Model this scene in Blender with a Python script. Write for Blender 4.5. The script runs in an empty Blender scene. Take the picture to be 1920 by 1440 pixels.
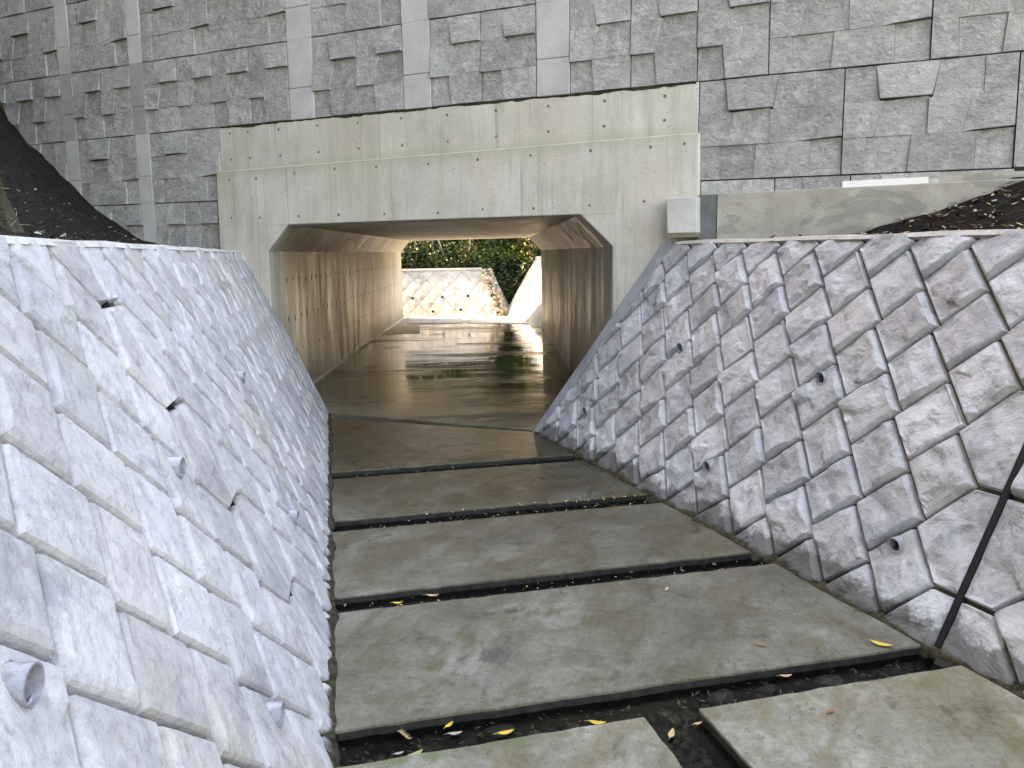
import bpy, bmesh, math, random
import numpy as np
from mathutils import Vector, Matrix
random.seed(7); rng=np.random.default_rng(11)
scn=bpy.context.scene; COL=scn.collection
R=math.radians
# ------------------------------------------------------------------ camera
F=1580.0; CAMH=1.6
dn=np.array([165.,10880.,F]); dn/=np.linalg.norm(dn); up_c=-dn
fz=np.array([0,0,1.]); yw=fz-fz.dot(up_c)*up_c; yw/=np.linalg.norm(yw); xw=np.cross(yw,up_c)
if xw[0]<0: xw=-xw
W=np.array([xw,yw,up_c])            # rows: world axes in camera (x right, y down, z forward) coordinates
cx=W@np.array([1,0,0.]); cy=W@np.array([0,-1,0.]); cz=W@np.array([0,0,-1.])
M=Matrix(((cx[0],cy[0],cz[0],0),(cx[1],cy[1],cz[1],0),(cx[2],cy[2],cz[2],CAMH),(0,0,0,1)))
cam=bpy.data.cameras.new('camera'); co=bpy.data.objects.new('camera',cam); COL.objects.link(co)
co.matrix_world=M; cam.sensor_width=36; cam.lens=36*F/1920; cam.clip_start=.05; cam.clip_end=2000
scn.camera=co
# ------------------------------------------------------------------ light
SUN_B,SUN_E=291,42
w=bpy.data.worlds.new('World'); scn.world=w; w.use_nodes=True
nt=w.node_tree; bg=nt.nodes['Background']; sky=nt.nodes.new('ShaderNodeTexSky')
sky.sky_type='NISHITA'; sky.sun_disc=False; sky.sun_elevation=R(SUN_E); sky.sun_rotation=R(SUN_B)
nt.links.new(sky.outputs[0],bg.inputs[0]); bg.inputs[1].default_value=.15
sl=bpy.data.lights.new('sun','SUN'); sl.energy=3.2; sl.angle=R(.5); sl.color=(1,.93,.8)
so=bpy.data.objects.new('sun',sl); COL.objects.link(so)
sd=Vector((math.sin(R(SUN_B))*math.cos(R(SUN_E)),math.cos(R(SUN_B))*math.cos(R(SUN_E)),math.sin(R(SUN_E))))
so.rotation_euler=sd.to_track_quat('Z','Y').to_euler(); so.location=(0,0,30)
scn.view_settings.view_transform='Standard'; scn.view_settings.look='None'
scn.view_settings.gamma=1; scn.view_settings.exposure=3.7
scn.view_settings.use_white_balance=True; scn.view_settings.white_balance_temperature=11000; scn.view_settings.white_balance_tint=17
scn.cycles.max_bounces=10; scn.cycles.diffuse_bounces=7

# ------------------------------------------------------------------ node helpers
def mat(name,rough=.85,spec=.3):
    m=bpy.data.materials.new(name); m.use_nodes=True; b=m.node_tree.nodes['Principled BSDF']
    b.inputs['Roughness'].default_value=rough; b.inputs['Specular IOR Level'].default_value=spec
    return m,m.node_tree,b
def N(nt,t,**k):
    n=nt.nodes.new(t)
    for a,v in k.items(): setattr(n,a,v)
    return n
def pos(nt,rotz=0,scale=(1,1,1)):
    g=N(nt,'ShaderNodeNewGeometry'); mp=N(nt,'ShaderNodeMapping')
    mp2=N(nt,'ShaderNodeMapping'); mp2.inputs['Rotation'].default_value=(0,0,rotz)
    nt.links.new(g.outputs['Position'],mp2.inputs[0]); nt.links.new(mp2.outputs[0],mp.inputs[0])
    mp.inputs['Scale'].default_value=scale; return mp.outputs[0]
def noise(nt,vec,scale,detail=6,rough=.6,dist=0.):
    n=N(nt,'ShaderNodeTexNoise'); nt.links.new(vec,n.inputs['Vector'])
    n.inputs['Scale'].default_value=scale; n.inputs['Detail'].default_value=detail
    n.inputs['Roughness'].default_value=rough; n.inputs['Distortion'].default_value=dist; return n.outputs[0]
def ramp(nt,f,stops,interp='LINEAR'):
    r=N(nt,'ShaderNodeValToRGB'); nt.links.new(f,r.inputs[0]); e=r.color_ramp.elements; r.color_ramp.interpolation=interp
    while len(e)>1: e.remove(e[-1])
    e[0].position=stops[0][0]; e[0].color=(*c3(stops[0][1]),1)
    for p,c in stops[1:]:
        x=e.new(p); x.color=(*c3(c),1)
    return r.outputs[0]
def c3(c): return (c,c,c) if isinstance(c,(int,float)) else tuple(c)[:3]
def mix(nt,f,a,b,mode='MIX'):
    m=N(nt,'ShaderNodeMix',data_type='RGBA',blend_type=mode)
    for k,v in ((0,f),(6,a),(7,b)):
        s=m.inputs[k]
        if isinstance(v,bpy.types.NodeSocket): nt.links.new(v,s)
        elif k==0: s.default_value=v
        else: s.default_value=(*c3(v),1)
    return m.outputs[2]
def math_(nt,op,a,b=None,c=None):
    m=N(nt,'ShaderNodeMath',operation=op)
    for i,v in enumerate((a,b,c)):
        if v is None: continue
        if isinstance(v,bpy.types.NodeSocket): nt.links.new(v,m.inputs[i])
        else: m.inputs[i].default_value=v
    return m.outputs[0]
def bump(nt,b,h,dist,strength=1.,prev=None):
    n=N(nt,'ShaderNodeBump'); n.inputs['Distance'].default_value=dist; n.inputs['Strength'].default_value=strength
    nt.links.new(h,n.inputs['Height'])
    if prev is not None: nt.links.new(prev,n.inputs['Normal'])
    nt.links.new(n.outputs[0],b.inputs['Normal']); return n.outputs[0]
def zsock(nt):
    g=N(nt,'ShaderNodeNewGeometry'); s=N(nt,'ShaderNodeSeparateXYZ'); nt.links.new(g.outputs['Position'],s.inputs[0]); return s.outputs
def attr(nt,name):
    a=N(nt,'ShaderNodeAttribute',attribute_name=name); return a.outputs
RU=R(27.18)   # turns the head wall's direction onto the x axis
MAT={}
OL=(.075,.066,.028); DK=(.022,.022,.018); GN=(.06,.075,.032)
STAINS=[(-.03,3.70,.22,.07,DK,.85,9),(-.13,3.68,.07,.06,DK,.8,12),(.12,3.68,.13,.10,OL,.8,6),(.42,3.62,.20,.12,OL,.75,6),(.23,3.50,.30,.07,OL,.6,7),(-.10,3.27,.16,.12,DK,.7,8),(-.32,3.18,.10,.10,OL,.8,8),(-.55,3.22,.16,.14,OL,.8,8),(-.22,3.45,.10,.14,OL,.6,8),
 (-.50,2.93,.3,.10,OL,.7,8),(.2,3.02,.6,.05,OL,.5,9),(1.2,3.35,.35,.12,OL,.6,6),(-.40,2.535,.4,.06,GN,.9,10),(.0,2.64,.4,.045,GN,.8,10),(1.5,3.0,.4,.10,OL,.7,7),(.9,2.86,.5,.05,OL,.5,8),(-.6,4.7,.3,.2,OL,.7,6),(.2,4.6,.4,.2,OL,.6,6),(.9,4.9,.4,.2,OL,.6,6),(-.7,5.8,.4,.25,DK,.5,5),(.3,6.1,.5,.2,OL,.6,5)]
def build_mats():
    # rock-faced blocks of the channel sides
    for nm,lo,hi,damp in (('stone_light',(.30,.30,.312),(.50,.497,.51),.45),('stone_grey',(.27,.285,.31),(.53,.55,.585),1.),('stone_far',(.42,.41,.38),(.6,.59,.56),0)):
        m,t,b=mat(nm,.9,.25); p=pos(t)
        n1=noise(t,p,3.2,8,.62); n2=noise(t,p,22,8,.7); n3=noise(t,p,1.3,5,.6,1.)
        c=ramp(t,n1,((.3,lo),(.7,hi)))
        c=mix(t,ramp(t,n2,((.35,.0),(.7,.55))),c,hi)
        at=attr(t,'tone')
        c=mix(t,ramp(t,n3,((.54,0.),(.70,.5 if damp!=1. else .22))),c,(.36,.325,.26))
        n6=noise(t,p,2.6,7,.7,.8); c=mix(t,ramp(t,n6,((.55,0.),(.66,.55))),c,(.16,.168,.19))   # grey blotches
        c=mix(t,1.,c,at[0],'MULTIPLY')
        pits=noise(t,p,60,4,.7); c=mix(t,ramp(t,pits,((.60,0.),(.70,.45))),c,(.17,.17,.17)); c=mix(t,ramp(t,noise(t,p,13,9,.78),((.50,0.),(.63,.42))),c,(.15,.155,.17))
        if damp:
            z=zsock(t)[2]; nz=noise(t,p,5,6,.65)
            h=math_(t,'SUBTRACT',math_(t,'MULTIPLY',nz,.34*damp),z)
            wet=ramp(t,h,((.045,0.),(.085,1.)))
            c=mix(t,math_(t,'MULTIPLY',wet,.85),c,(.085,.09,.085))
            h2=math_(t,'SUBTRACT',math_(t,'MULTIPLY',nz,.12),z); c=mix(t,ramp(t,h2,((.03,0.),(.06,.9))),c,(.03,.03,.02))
        t.links.new(c,b.inputs['Base Color'])
        n4=noise(t,p,35,8,.68); n5=noise(t,p,150,3,.6)
        h=math_(t,'ADD',n4,math_(t,'MULTIPLY',n5,.2)); bump(t,b,h,.010,.9)
        MAT[nm]=m
    # grooves
    m,t,b=mat('joint_mortar',.95,.1); p=pos(t); c=ramp(t,noise(t,p,9,6),((.3,(.05,.044,.036)),(.7,(.13,.115,.09)))); t.links.new(c,b.inputs['Base Color']); bump(t,b,noise(t,p,120,4),.004); MAT['mortar']=m
    m,t,b=mat('smooth_cement',.8,.3); p=pos(t); c=ramp(t,noise(t,p,4,8,.65),((.3,(.2,.22,.25)),(.7,(.38,.40,.43)))); c=mix(t,ramp(t,noise(t,p,30,5),((.6,0.),(.75,.4))),c,.12)
    t.links.new(c,b.inputs['Base Color']); bump(t,b,noise(t,p,60,5),.004,.5); MAT['cement']=m
    m,t,b=mat('coping_cement',.85,.3); p=pos(t); c=ramp(t,noise(t,p,6,8,.65),((.3,(.33,.325,.31)),(.7,(.54,.53,.51)))); c=mix(t,ramp(t,noise(t,p,18,6,.7),((.56,0.),(.68,.7))),c,(.09,.08,.07))
    t.links.new(c,b.inputs['Base Color']); bump(t,b,noise(t,p,60,5),.006,.6); MAT['coping']=m
    # cast concrete of the portal: warm grey with algae runs and form-board lines
    for nm,lo,hi,alg in (('portal_concrete',(.44,.425,.385),(.61,.59,.565),1.),('tunnel_concrete',(.40,.36,.29),(.58,.54,.45),.25)):
        m,t,b=mat(nm,.8 if alg==1. else .55,.3); tun=alg<1.
        rz=RU if not tun else R(-1.35+90)
        p=pos(t); ps=pos(t,rz,(1,1,.09)); pl=pos(t,rz,(1,1,.02))
        c=ramp(t,noise(t,p,1.6,7,.6),((.3,lo),(.7,hi)))
        st=noise(t,ps,9,6,.65); c=mix(t,ramp(t,st,((.52,0.),(.74,.5))),c,(.30,.27,.21)); c=mix(t,ramp(t,noise(t,pos(t,rz,(1,1,.4)),2.2,5,.6),((.45,0.),(.65,.45))),c,(.50,.44,.37))
        st2=noise(t,ps,3.2,5,.6,.4)
        c=mix(t,math_(t,'MULTIPLY',ramp(t,st2,((.5,0.),(.75,.45))),alg),c,(.25,.24,.15))
        lines=noise(t,pl,26,2,.5); c=mix(t,ramp(t,lines,((.30,.35),(.36,0.))),c,(.2,.19,.17))
        pits=noise(t,p,48,2,.5); c=mix(t,ramp(t,pits,((.70,0.),(.74,.7))),c,.1); c=mix(t,ramp(t,noise(t,pos(t,rz,(1,1,.3)),5,8,.75),((.52,0.),(.68,.35))),c,(.30,.28,.23))
        if tun:
            drip=noise(t,pos(t,rz,(1,1,.05)),12,5,.7); patch=noise(t,pos(t,rz,(1,1,.6)),1.1,4,.6)
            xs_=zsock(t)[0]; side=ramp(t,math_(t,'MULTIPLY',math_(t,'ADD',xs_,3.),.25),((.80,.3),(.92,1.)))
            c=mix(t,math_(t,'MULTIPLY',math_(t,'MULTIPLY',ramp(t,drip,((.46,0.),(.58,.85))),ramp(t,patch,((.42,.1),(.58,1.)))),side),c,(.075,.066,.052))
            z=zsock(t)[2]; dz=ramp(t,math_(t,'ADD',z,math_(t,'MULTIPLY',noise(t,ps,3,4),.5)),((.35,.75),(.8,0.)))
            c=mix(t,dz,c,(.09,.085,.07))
        else:
            z=zsock(t)[2]; nz=noise(t,ps,4,5)
            hh=math_(t,'ABSOLUTE',math_(t,'SUBTRACT',math_(t,'ADD',z,math_(t,'MULTIPLY',math_(t,'SUBTRACT',nz,.5),.10)),2.63))
            c=mix(t,ramp(t,hh,((.0,.42),(.10,0.))),c,(.30,.31,.18))
            tp=ramp(t,math_(t,'ADD',z,math_(t,'MULTIPLY',nz,.12)),((3.02,0.),(3.16,.0)))
        t.links.new(c,b.inputs['Base Color'])
        h=math_(t,'ADD',noise(t,p,40,6,.6),math_(t,'MULTIPLY',lines,.6)); bump(t,b,h,.004,.7 if not tun else .35)
        if tun: t.links.new(ramp(t,noise(t,pos(t,rz,(1,1,.2)),4,5,.6),((.35,.36),(.65,.62))),b.inputs['Roughness']); b.inputs['Specular IOR Level'].default_value=.5
        MAT[nm]=m
    m,t,b=mat('tie_hole_dark',.95,.1); b.inputs['Base Color'].default_value=(.13,.12,.10,1); MAT['hole']=m
    m,t,b=mat('stain_line',.95,.1); b.inputs['Base Color'].default_value=(.34,.33,.28,1); MAT['line']=m
    m,t,b=mat('dark_moss_shade_edge',1,.05); p=pos(t); c=ramp(t,noise(t,p,30,6),((.35,(.018,.018,.011)),(.7,(.07,.064,.042)))); t.links.new(c,b.inputs['Base Color']); MAT['moss_shade']=m  # mossy dirt at the wall feet, and painted shade under the panel blocks
    # split-face panels
    m,t,b=mat('split_panel',.92,.25); p=pos(t,RU,(1,1,1.15)); at=attr(t,'tone')
    c=ramp(t,noise(t,p,2.2,6,.6),((.3,(.29,.29,.29)),(.7,(.43,.43,.43))))
    c=mix(t,ramp(t,noise(t,p,11,9,.8),((.46,0.),(.62,.8))),c,(.56,.56,.56)); c=mix(t,ramp(t,noise(t,p,7,9,.8),((.50,0.),(.64,.5))),c,(.17,.17,.175)); c=mix(t,ramp(t,noise(t,p,.9,4),((.5,0.),(.7,.35))),c,(.45,.44,.43)); c=mix(t,1.,c,at[0],'MULTIPLY')
    c=mix(t,ramp(t,noise(t,p,55,4,.7),((.56,0.),(.72,.5))),c,(.14,.14,.145))
    t.links.new(c,b.inputs['Base Color']); h=math_(t,'ADD',noise(t,p,26,8,.72),math_(t,'MULTIPLY',noise(t,p,9,3),.8)); bump(t,b,h,.03,1.); MAT['panel']=m
    m,t,b=mat('smooth_strip',.9,.25); p=pos(t,RU); at=attr(t,'tone')
    c=ramp(t,noise(t,p,3,6,.6),((.3,(.40,.40,.41)),(.7,(.52,.52,.53)))); c=mix(t,1.,c,at[0],'MULTIPLY')
    t.links.new(c,b.inputs['Base Color']); bump(t,b,noise(t,p,90,5,.7),.008,1.); MAT['strip']=m
    m,t,b=mat('panel_joint',.95,.1); b.inputs['Base Color'].default_value=(.07,.07,.075,1); MAT['pjoint']=m
    # paving slabs, damper towards the culvert
    m,t,b=mat('slab_concrete',.7,.5); p=pos(t); pr=pos(t,R(12),(1,.45,1)); at=attr(t,'tone')
    n1=noise(t,p,2.1,8,.62); c=ramp(t,n1,((.32,(.10,.096,.070)),(.5,(.158,.155,.122)),(.68,(.25,.247,.222))))
    c=mix(t,ramp(t,noise(t,pr,6,9,.75),((.42,.0),(.62,.5))),c,(.10,.10,.085))
    n2=noise(t,pr,3.3,6,.62,.6); c=mix(t,ramp(t,n2,((.47,0.),(.60,.7))),c,(.085,.075,.035))
    n3=noise(t,pr,7,8,.78); c=mix(t,ramp(t,n3,((.55,0.),(.66,.75))),c,(.035,.032,.022))
    n4=noise(t,p,75,4,.7); c=mix(t,ramp(t,n4,((.62,0.),(.68,.8))),c,.03)
    sc=N(t,'ShaderNodeTexVoronoi',feature='F1'); 
    z=zsock(t); wetn=math_(t,'ADD',z[1],math_(t,'MULTIPLY',noise(t,p,1.3,5),3.))
    wet=ramp(t,math_(t,'MULTIPLY',wetn,.1),((.48,0.),(.84,1.)))
    c=mix(t,ramp(t,noise(t,p,28,10,.8),((.40,.0),(.60,.7))),c,mix(t,1.,c,(.58,.57,.53),'MULTIPLY')); c=mix(t,ramp(t,noise(t,p,3.6,9,.8,.5),((.50,.0),(.60,.55))),c,mix(t,1.,c,(.55,.53,.44),'MULTIPLY'))
    v_=N(t,'ShaderNodeTexVoronoi'); t.links.new(p,v_.inputs[0]); v_.inputs['Scale'].default_value=26; v_.inputs['Randomness'].default_value=1.; c=mix(t,ramp(t,v_.outputs[0],((.06,.85),(.13,0.))),c,(.02,.018,.012))
    for (cx_,cy_,rx,ry,col,am,sc_) in STAINS:
        mp=N(t,'ShaderNodeMapping',vector_type='TEXTURE'); mp.inputs['Location'].default_value=(cx_,cy_,0); mp.inputs['Rotation'].default_value=(0,0,R(14)); mp.inputs['Scale'].default_value=(rx,ry,1)
        t.links.new(pos(t),mp.inputs[0]); gr=N(t,'ShaderNodeTexGradient',gradient_type='SPHERICAL'); t.links.new(mp.outputs[0],gr.inputs[0])
        f_=ramp(t,math_(t,'ADD',gr.outputs['Fac'],math_(t,'MULTIPLY',math_(t,'SUBTRACT',noise(t,pos(t,R(14),(1,.3,1)),sc_,10,.8),.5),4.2)),((.42,0.),(.95,am))); c=mix(t,f_,c,col)
    c=mix(t,wet,c,mix(t,1.,c,(.40,.37,.29),'MULTIPLY'))
    c=mix(t,1.,c,at[0],'MULTIPLY')
    t.links.new(c,b.inputs['Base Color'])
    rr=ramp(t,wet,((0.,.72),(1.,.2))); rr=math_(t,'ADD',rr,math_(t,'MULTIPLY',noise(t,p,6,5),.2)); t.links.new(math_(t,'SUBTRACT',rr,.08),b.inputs['Roughness'])
    bump(t,b,math_(t,'ADD',noise(t,p,45,8,.7),math_(t,'MULTIPLY',noise(t,p,7,3),1.5)),.006,1.); MAT['slab']=m
    m,t,b=mat('slab_side',.6,.4); p=pos(t); c=ramp(t,noise(t,p,25,6),((.4,(.006,.006,.005)),(.7,(.03,.028,.022)))); t.links.new(c,b.inputs['Base Color']); MAT['slabside']=m
    # wet culvert floor
    m,t,b=mat('wet_floor',.15,.6); p=pos(t); pr=pos(t,0,(.32,1,1))
    c=ramp(t,noise(t,pr,1.5,7,.6),((.3,(.05,.048,.034)),(.7,(.14,.13,.095))))
    c=mix(t,ramp(t,noise(t,pr,5,6,.65),((.5,0.),(.66,.6))),c,(.04,.036,.026)); t.links.new(c,b.inputs['Base Color'])
    zz=zsock(t)
    n=noise(t,pr,1.1,6,.62,.6)
    near=ramp(t,math_(t,'MULTIPLY',zz[1],.05),((.43,.14),(.56,0.)))
    rgh=math_(t,'ADD',ramp(t,n,((.42,.015),(.50,.07),(.62,.30))),near); t.links.new(rgh,b.inputs['Roughness'])
    h=math_(t,'ADD',noise(t,pr,2.2,3,.5),math_(t,'MULTIPLY',noise(t,pos(t,0,(.5,1,1)),16,3,.5),.06)); bump(t,b,h,.012,.6)
    MAT['wet']=m
    m,t,b=mat('soil',.95,.15); p=pos(t); c=ramp(t,noise(t,p,14,8,.7),((.35,(.006,.0055,.005)),(.7,(.022,.019,.016)))); t.links.new(c,b.inputs['Base Color']); bump(t,b,noise(t,p,22,8,.7),.04,1.); MAT['soil']=m
    m,t,b=mat('netted_slope',.95,.1); p=pos(t); c=ramp(t,noise(t,p,5,8,.7),((.35,(.03,.032,.022)),(.5,(.06,.058,.03)),(.7,(.095,.10,.10))))
    t.links.new(c,b.inputs['Base Color']); bump(t,b,noise(t,p,40,8,.75),.03,1.); MAT['slope']=m
    m,t,b=mat('hill_undergrowth',.95,.1); p=pos(t); c=ramp(t,noise(t,p,3,8,.7),((.35,(.015,.022,.008)),(.7,(.05,.05,.02)))); t.links.new(c,b.inputs['Base Color']); bump(t,b,noise(t,p,12,8,.7),.1,1.); MAT['hill']=m
    m,t,b=mat('dry_grass_ground',.95,.1); p=pos(t); c=ramp(t,noise(t,p,.6,8,.7),((.3,(.12,.11,.06)),(.7,(.30,.27,.17)))); t.links.new(c,b.inputs['Base Color']); MAT['dryground']=m  # ground out of view, made pale to bounce sunlight onto the wall faces
    m,t,b=mat('bed_gravel',.6,.4); p=pos(t); v=N(t,'ShaderNodeTexVoronoi'); t.links.new(p,v.inputs[0]); v.inputs['Scale'].default_value=28
    c=mix(t,.5,ramp(t,v.outputs[0],((0.,(.05,.05,.048)),(.6,(.012,.012,.01)))),v.outputs[1],'MULTIPLY'); t.links.new(c,b.inputs['Base Color']); MAT['bed']=m
    m,t,b=mat('bed_stone',.5,.4); at=attr(t,'tone'); p=pos(t); c=mix(t,1.,ramp(t,noise(t,p,25,6),((.3,(.04,.04,.036)),(.7,(.15,.145,.13)))),at[0],'MULTIPLY'); t.links.new(c,b.inputs['Base Color']); MAT['pebble']=m
    # water: still, shallow, clear over the dark bed
    m=bpy.data.materials.new('shallow_water'); m.use_nodes=True; t=m.node_tree; t.nodes.clear(); o=N(t,'ShaderNodeOutputMaterial')
    tr=N(t,'ShaderNodeBsdfTransparent'); tr.inputs[0].default_value=(.42,.44,.40,1); gl=N(t,'ShaderNodeBsdfGlossy'); gl.inputs['Roughness'].default_value=.04
    fr=N(t,'ShaderNodeFresnel'); fr.inputs[0].default_value=1.33; mx=N(t,'ShaderNodeMixShader'); p=pos(t)
    bp=N(t,'ShaderNodeBump'); bp.inputs['Distance'].default_value=.006; bp.inputs['Strength'].default_value=.5; t.links.new(noise(t,p,18,3),bp.inputs['Height'])
    t.links.new(bp.outputs[0],gl.inputs['Normal']); t.links.new(bp.outputs[0],fr.inputs['Normal'])
    t.links.new(fr.outputs[0],mx.inputs[0]); t.links.new(tr.outputs[0],mx.inputs[1]); t.links.new(gl.outputs[0],mx.inputs[2]); t.links.new(mx.outputs[0],o.inputs[0]); MAT['water']=m
    # kerb beam
    m,t,b=mat('beam_concrete',.85,.3); p=pos(t); pr=pos(t,RU,(1,1,1.8)); c=ramp(t,noise(t,p,5,7,.6),((.3,(.28,.265,.235)),(.7,(.41,.39,.35))))
    c=mix(t,ramp(t,noise(t,pr,2.0,5,.6,.8),((.53,0.),(.57,.5))),c,(.19,.185,.17)); c=mix(t,ramp(t,noise(t,p,60,3,.6),((.68,0.),(.72,.8))),c,.07)
    t.links.new(c,b.inputs['Base Color']); bump(t,b,noise(t,p,50,6),.005,.7); MAT['beam']=m
    m,t,b=mat('dark_mortar_post',.9,.2); p=pos(t); c=ramp(t,noise(t,p,8,6),((.3,(.10,.105,.11)),(.7,(.155,.16,.17)))); t.links.new(c,b.inputs['Base Color']); bump(t,b,noise(t,p,80,5),.005,.6); MAT['post']=m
    m,t,b=mat('pale_block',.85,.3); p=pos(t); c=ramp(t,noise(t,p,6,7),((.3,(.40,.40,.385)),(.7,(.55,.545,.53)))); c=mix(t,ramp(t,noise(t,p,14,6,.7),((.63,0.),(.72,.5))),c,.18); t.links.new(c,b.inputs['Base Color']); bump(t,b,noise(t,p,60,5),.004,.5); MAT['pale']=m
    m,t,b=mat('outlet_concrete',.6,.4); p=pos(t); c=ramp(t,noise(t,p,3,7),((.3,(.30,.28,.22)),(.7,(.45,.43,.36)))); t.links.new(c,b.inputs['Base Color']); MAT['outlet']=m
    m,t,b=mat('olive_concrete',.9,.2); b.inputs['Base Color'].default_value=(.17,.165,.11,1); MAT['olive']=m
    m,t,b=mat('white_paint',.7,.3); b.inputs['Base Color'].default_value=(.72,.72,.70,1); MAT['white']=m
    m,t,b=mat('rubber_joint_and_pipe_shade',.8,.3); b.inputs['Base Color'].default_value=(.005,.0055,.007,1); MAT['rubber_and_shade']=m
    m,t,b=mat('pvc_pipe',.45,.5); p=pos(t); c=ramp(t,noise(t,p,20,5),((.3,(.17,.18,.22)),(.6,(.30,.32,.37)))); c=mix(t,ramp(t,noise(t,p,45,6,.7),((.5,0.),(.65,.6))),c,(.12,.10,.07)); t.links.new(c,b.inputs['Base Color']); MAT['pvc']=m
    for nm,col in (('leaf_yellow',(.62,.44,.07)),('leaf_brown',(.27,.12,.05)),('leaf_olive',(.33,.33,.13)),('leaf_tan',(.50,.35,.19)),('leaf_red',(.36,.10,.05)),('leaf_grey',(.34,.32,.27))):
        m,t,b=mat(nm,.7,.3); p=pos(t); c=mix(t,ramp(t,noise(t,p,90,4),((.4,0.),(.7,.6))),col,tuple(x*.5 for x in col)); t.links.new(c,b.inputs['Base Color']); MAT[nm]=m
    m,t,b=mat('foliage',.6,.3); at=attr(t,'tone'); c=mix(t,1.,(.095,.15,.045),at[0],'MULTIPLY'); t.links.new(c,b.inputs['Base Color'])
    b.inputs['Subsurface Weight'].default_value=0; MAT['foliage']=m
    m,t,b=mat('pale_bark',.85,.2); p=pos(t,0,(1,1,.2)); c=ramp(t,noise(t,p,14,5),((.3,(.22,.2,.15)),(.7,(.42,.40,.31)))); t.links.new(c,b.inputs['Base Color']); MAT['bark']=m
    m,t,b=mat('rubble',.9,.2); at=attr(t,'tone'); p=pos(t); c=mix(t,1.,ramp(t,noise(t,p,12,6),((.3,(.28,.25,.20)),(.7,(.5,.47,.40)))),at[0],'MULTIPLY'); t.links.new(c,b.inputs['Base Color']); MAT['rubble']=m
    m,t,b=mat('asphalt',.9,.3); p=pos(t); c=ramp(t,noise(t,p,80,4),((.3,.035),(.7,.07))); t.links.new(c,b.inputs['Base Color']); MAT['asphalt']=m
build_mats()

# ------------------------------------------------------------------ mesh helpers
def mesh_obj(name,verts,faces,mats,parent=None,loc=(0,0,0),midx=None,tone=None,smooth=False):
    v=np.asarray(verts,float).reshape(-1,3)-np.asarray(loc,float)
    me=bpy.data.meshes.new(name); me.from_pydata(v.tolist(),[],faces); me.update()
    if not isinstance(mats,(list,tuple)): mats=[mats]
    for m in mats: me.materials.append(MAT[m] if isinstance(m,str) else m)
    if midx is not None: me.polygons.foreach_set('material_index',np.asarray(midx,dtype=np.int32))
    if tone is None: tone=np.ones(len(me.polygons))
    a=me.attributes.new('tone','FLOAT_COLOR','FACE'); tt=np.asarray(tone,float)
    if tt.ndim==1: tt=np.stack([tt,tt,tt],1)
    a.data.foreach_set('color',np.concatenate([tt,np.ones((len(tt),1))],1).ravel())
    if smooth: me.polygons.foreach_set('use_smooth',[True]*len(me.polygons))
    o=bpy.data.objects.new(name,me); COL.objects.link(o)
    if parent is not None: o.parent=parent
    else: o.location=loc
    return o
class MB:
    def __init__(s): s.v=[];s.f=[];s.m=[];s.t=[]
    def add(s,vs,fs,m=0,tone=1.):
        b=len(s.v); s.v+= [tuple(map(float,x)) for x in vs]; s.f+=[tuple(b+i for i in f) for f in fs]; s.m+=[m]*len(fs); s.t+=[tone]*len(fs)
    def prism(s,bot,top,m=0,tone=1.):
        n=len(bot); s.add(list(bot)+list(top),[tuple(range(n))[::-1],tuple(range(n,2*n))]+[(i,(i+1)%n,n+(i+1)%n,n+i) for i in range(n)],m,tone)
    def obj(s,name,mats,parent=None,loc=(0,0,0),smooth=False,bevel=0):
        o=mesh_obj(name,s.v,s.f,mats,parent,loc,s.m,s.t,smooth)
        bm=bmesh.new(); bm.from_mesh(o.data); bmesh.ops.recalc_face_normals(bm,faces=bm.faces); bm.to_mesh(o.data); bm.free()
        if bevel:
            md=o.modifiers.new('b','BEVEL'); md.width=bevel; md.segments=2; md.limit_method='ANGLE'; md.angle_limit=R(40)
        return o
def tag(o,label=None,cat=None,group=None,kind=None):
    if label: o['label']=label
    if cat: o['category']=cat
    if group: o['group']=group
    if kind: o['kind']=kind
    return o
def empty(name,loc,label,cat,group=None):
    o=bpy.data.objects.new(name,None); o.location=loc; COL.objects.link(o); o.empty_display_size=.2; return tag(o,label,cat,group)
# vectorised value noise
_P=rng.random((64,64,64))
def vn(x,y,z=0.):
    x,y,z=np.broadcast_arrays(np.asarray(x,float),np.asarray(y,float),np.asarray(z,float))
    i=np.floor(x).astype(int);j=np.floor(y).astype(int);k=np.floor(z).astype(int)
    fx=x-i;fy=y-j;fz=z-k; fx=fx*fx*(3-2*fx);fy=fy*fy*(3-2*fy);fz=fz*fz*(3-2*fz); r=0
    for a in(0,1):
        for b in(0,1):
            for c in(0,1):
                r=r+_P[(i+a)&63,(j+b)&63,(k+c)&63]*(fx if a else 1-fx)*(fy if b else 1-fy)*(fz if c else 1-fz)
    return r*2-1
def fbm(x,y,z=0.,o=4,g=.5):
    r=0;a=1.;f=1.
    for q in range(o): r=r+a*vn(x*f+q*17.3,y*f+q*9.1,np.asarray(z)*f+q*3.7); a*=g; f*=2.03
    return r
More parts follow.
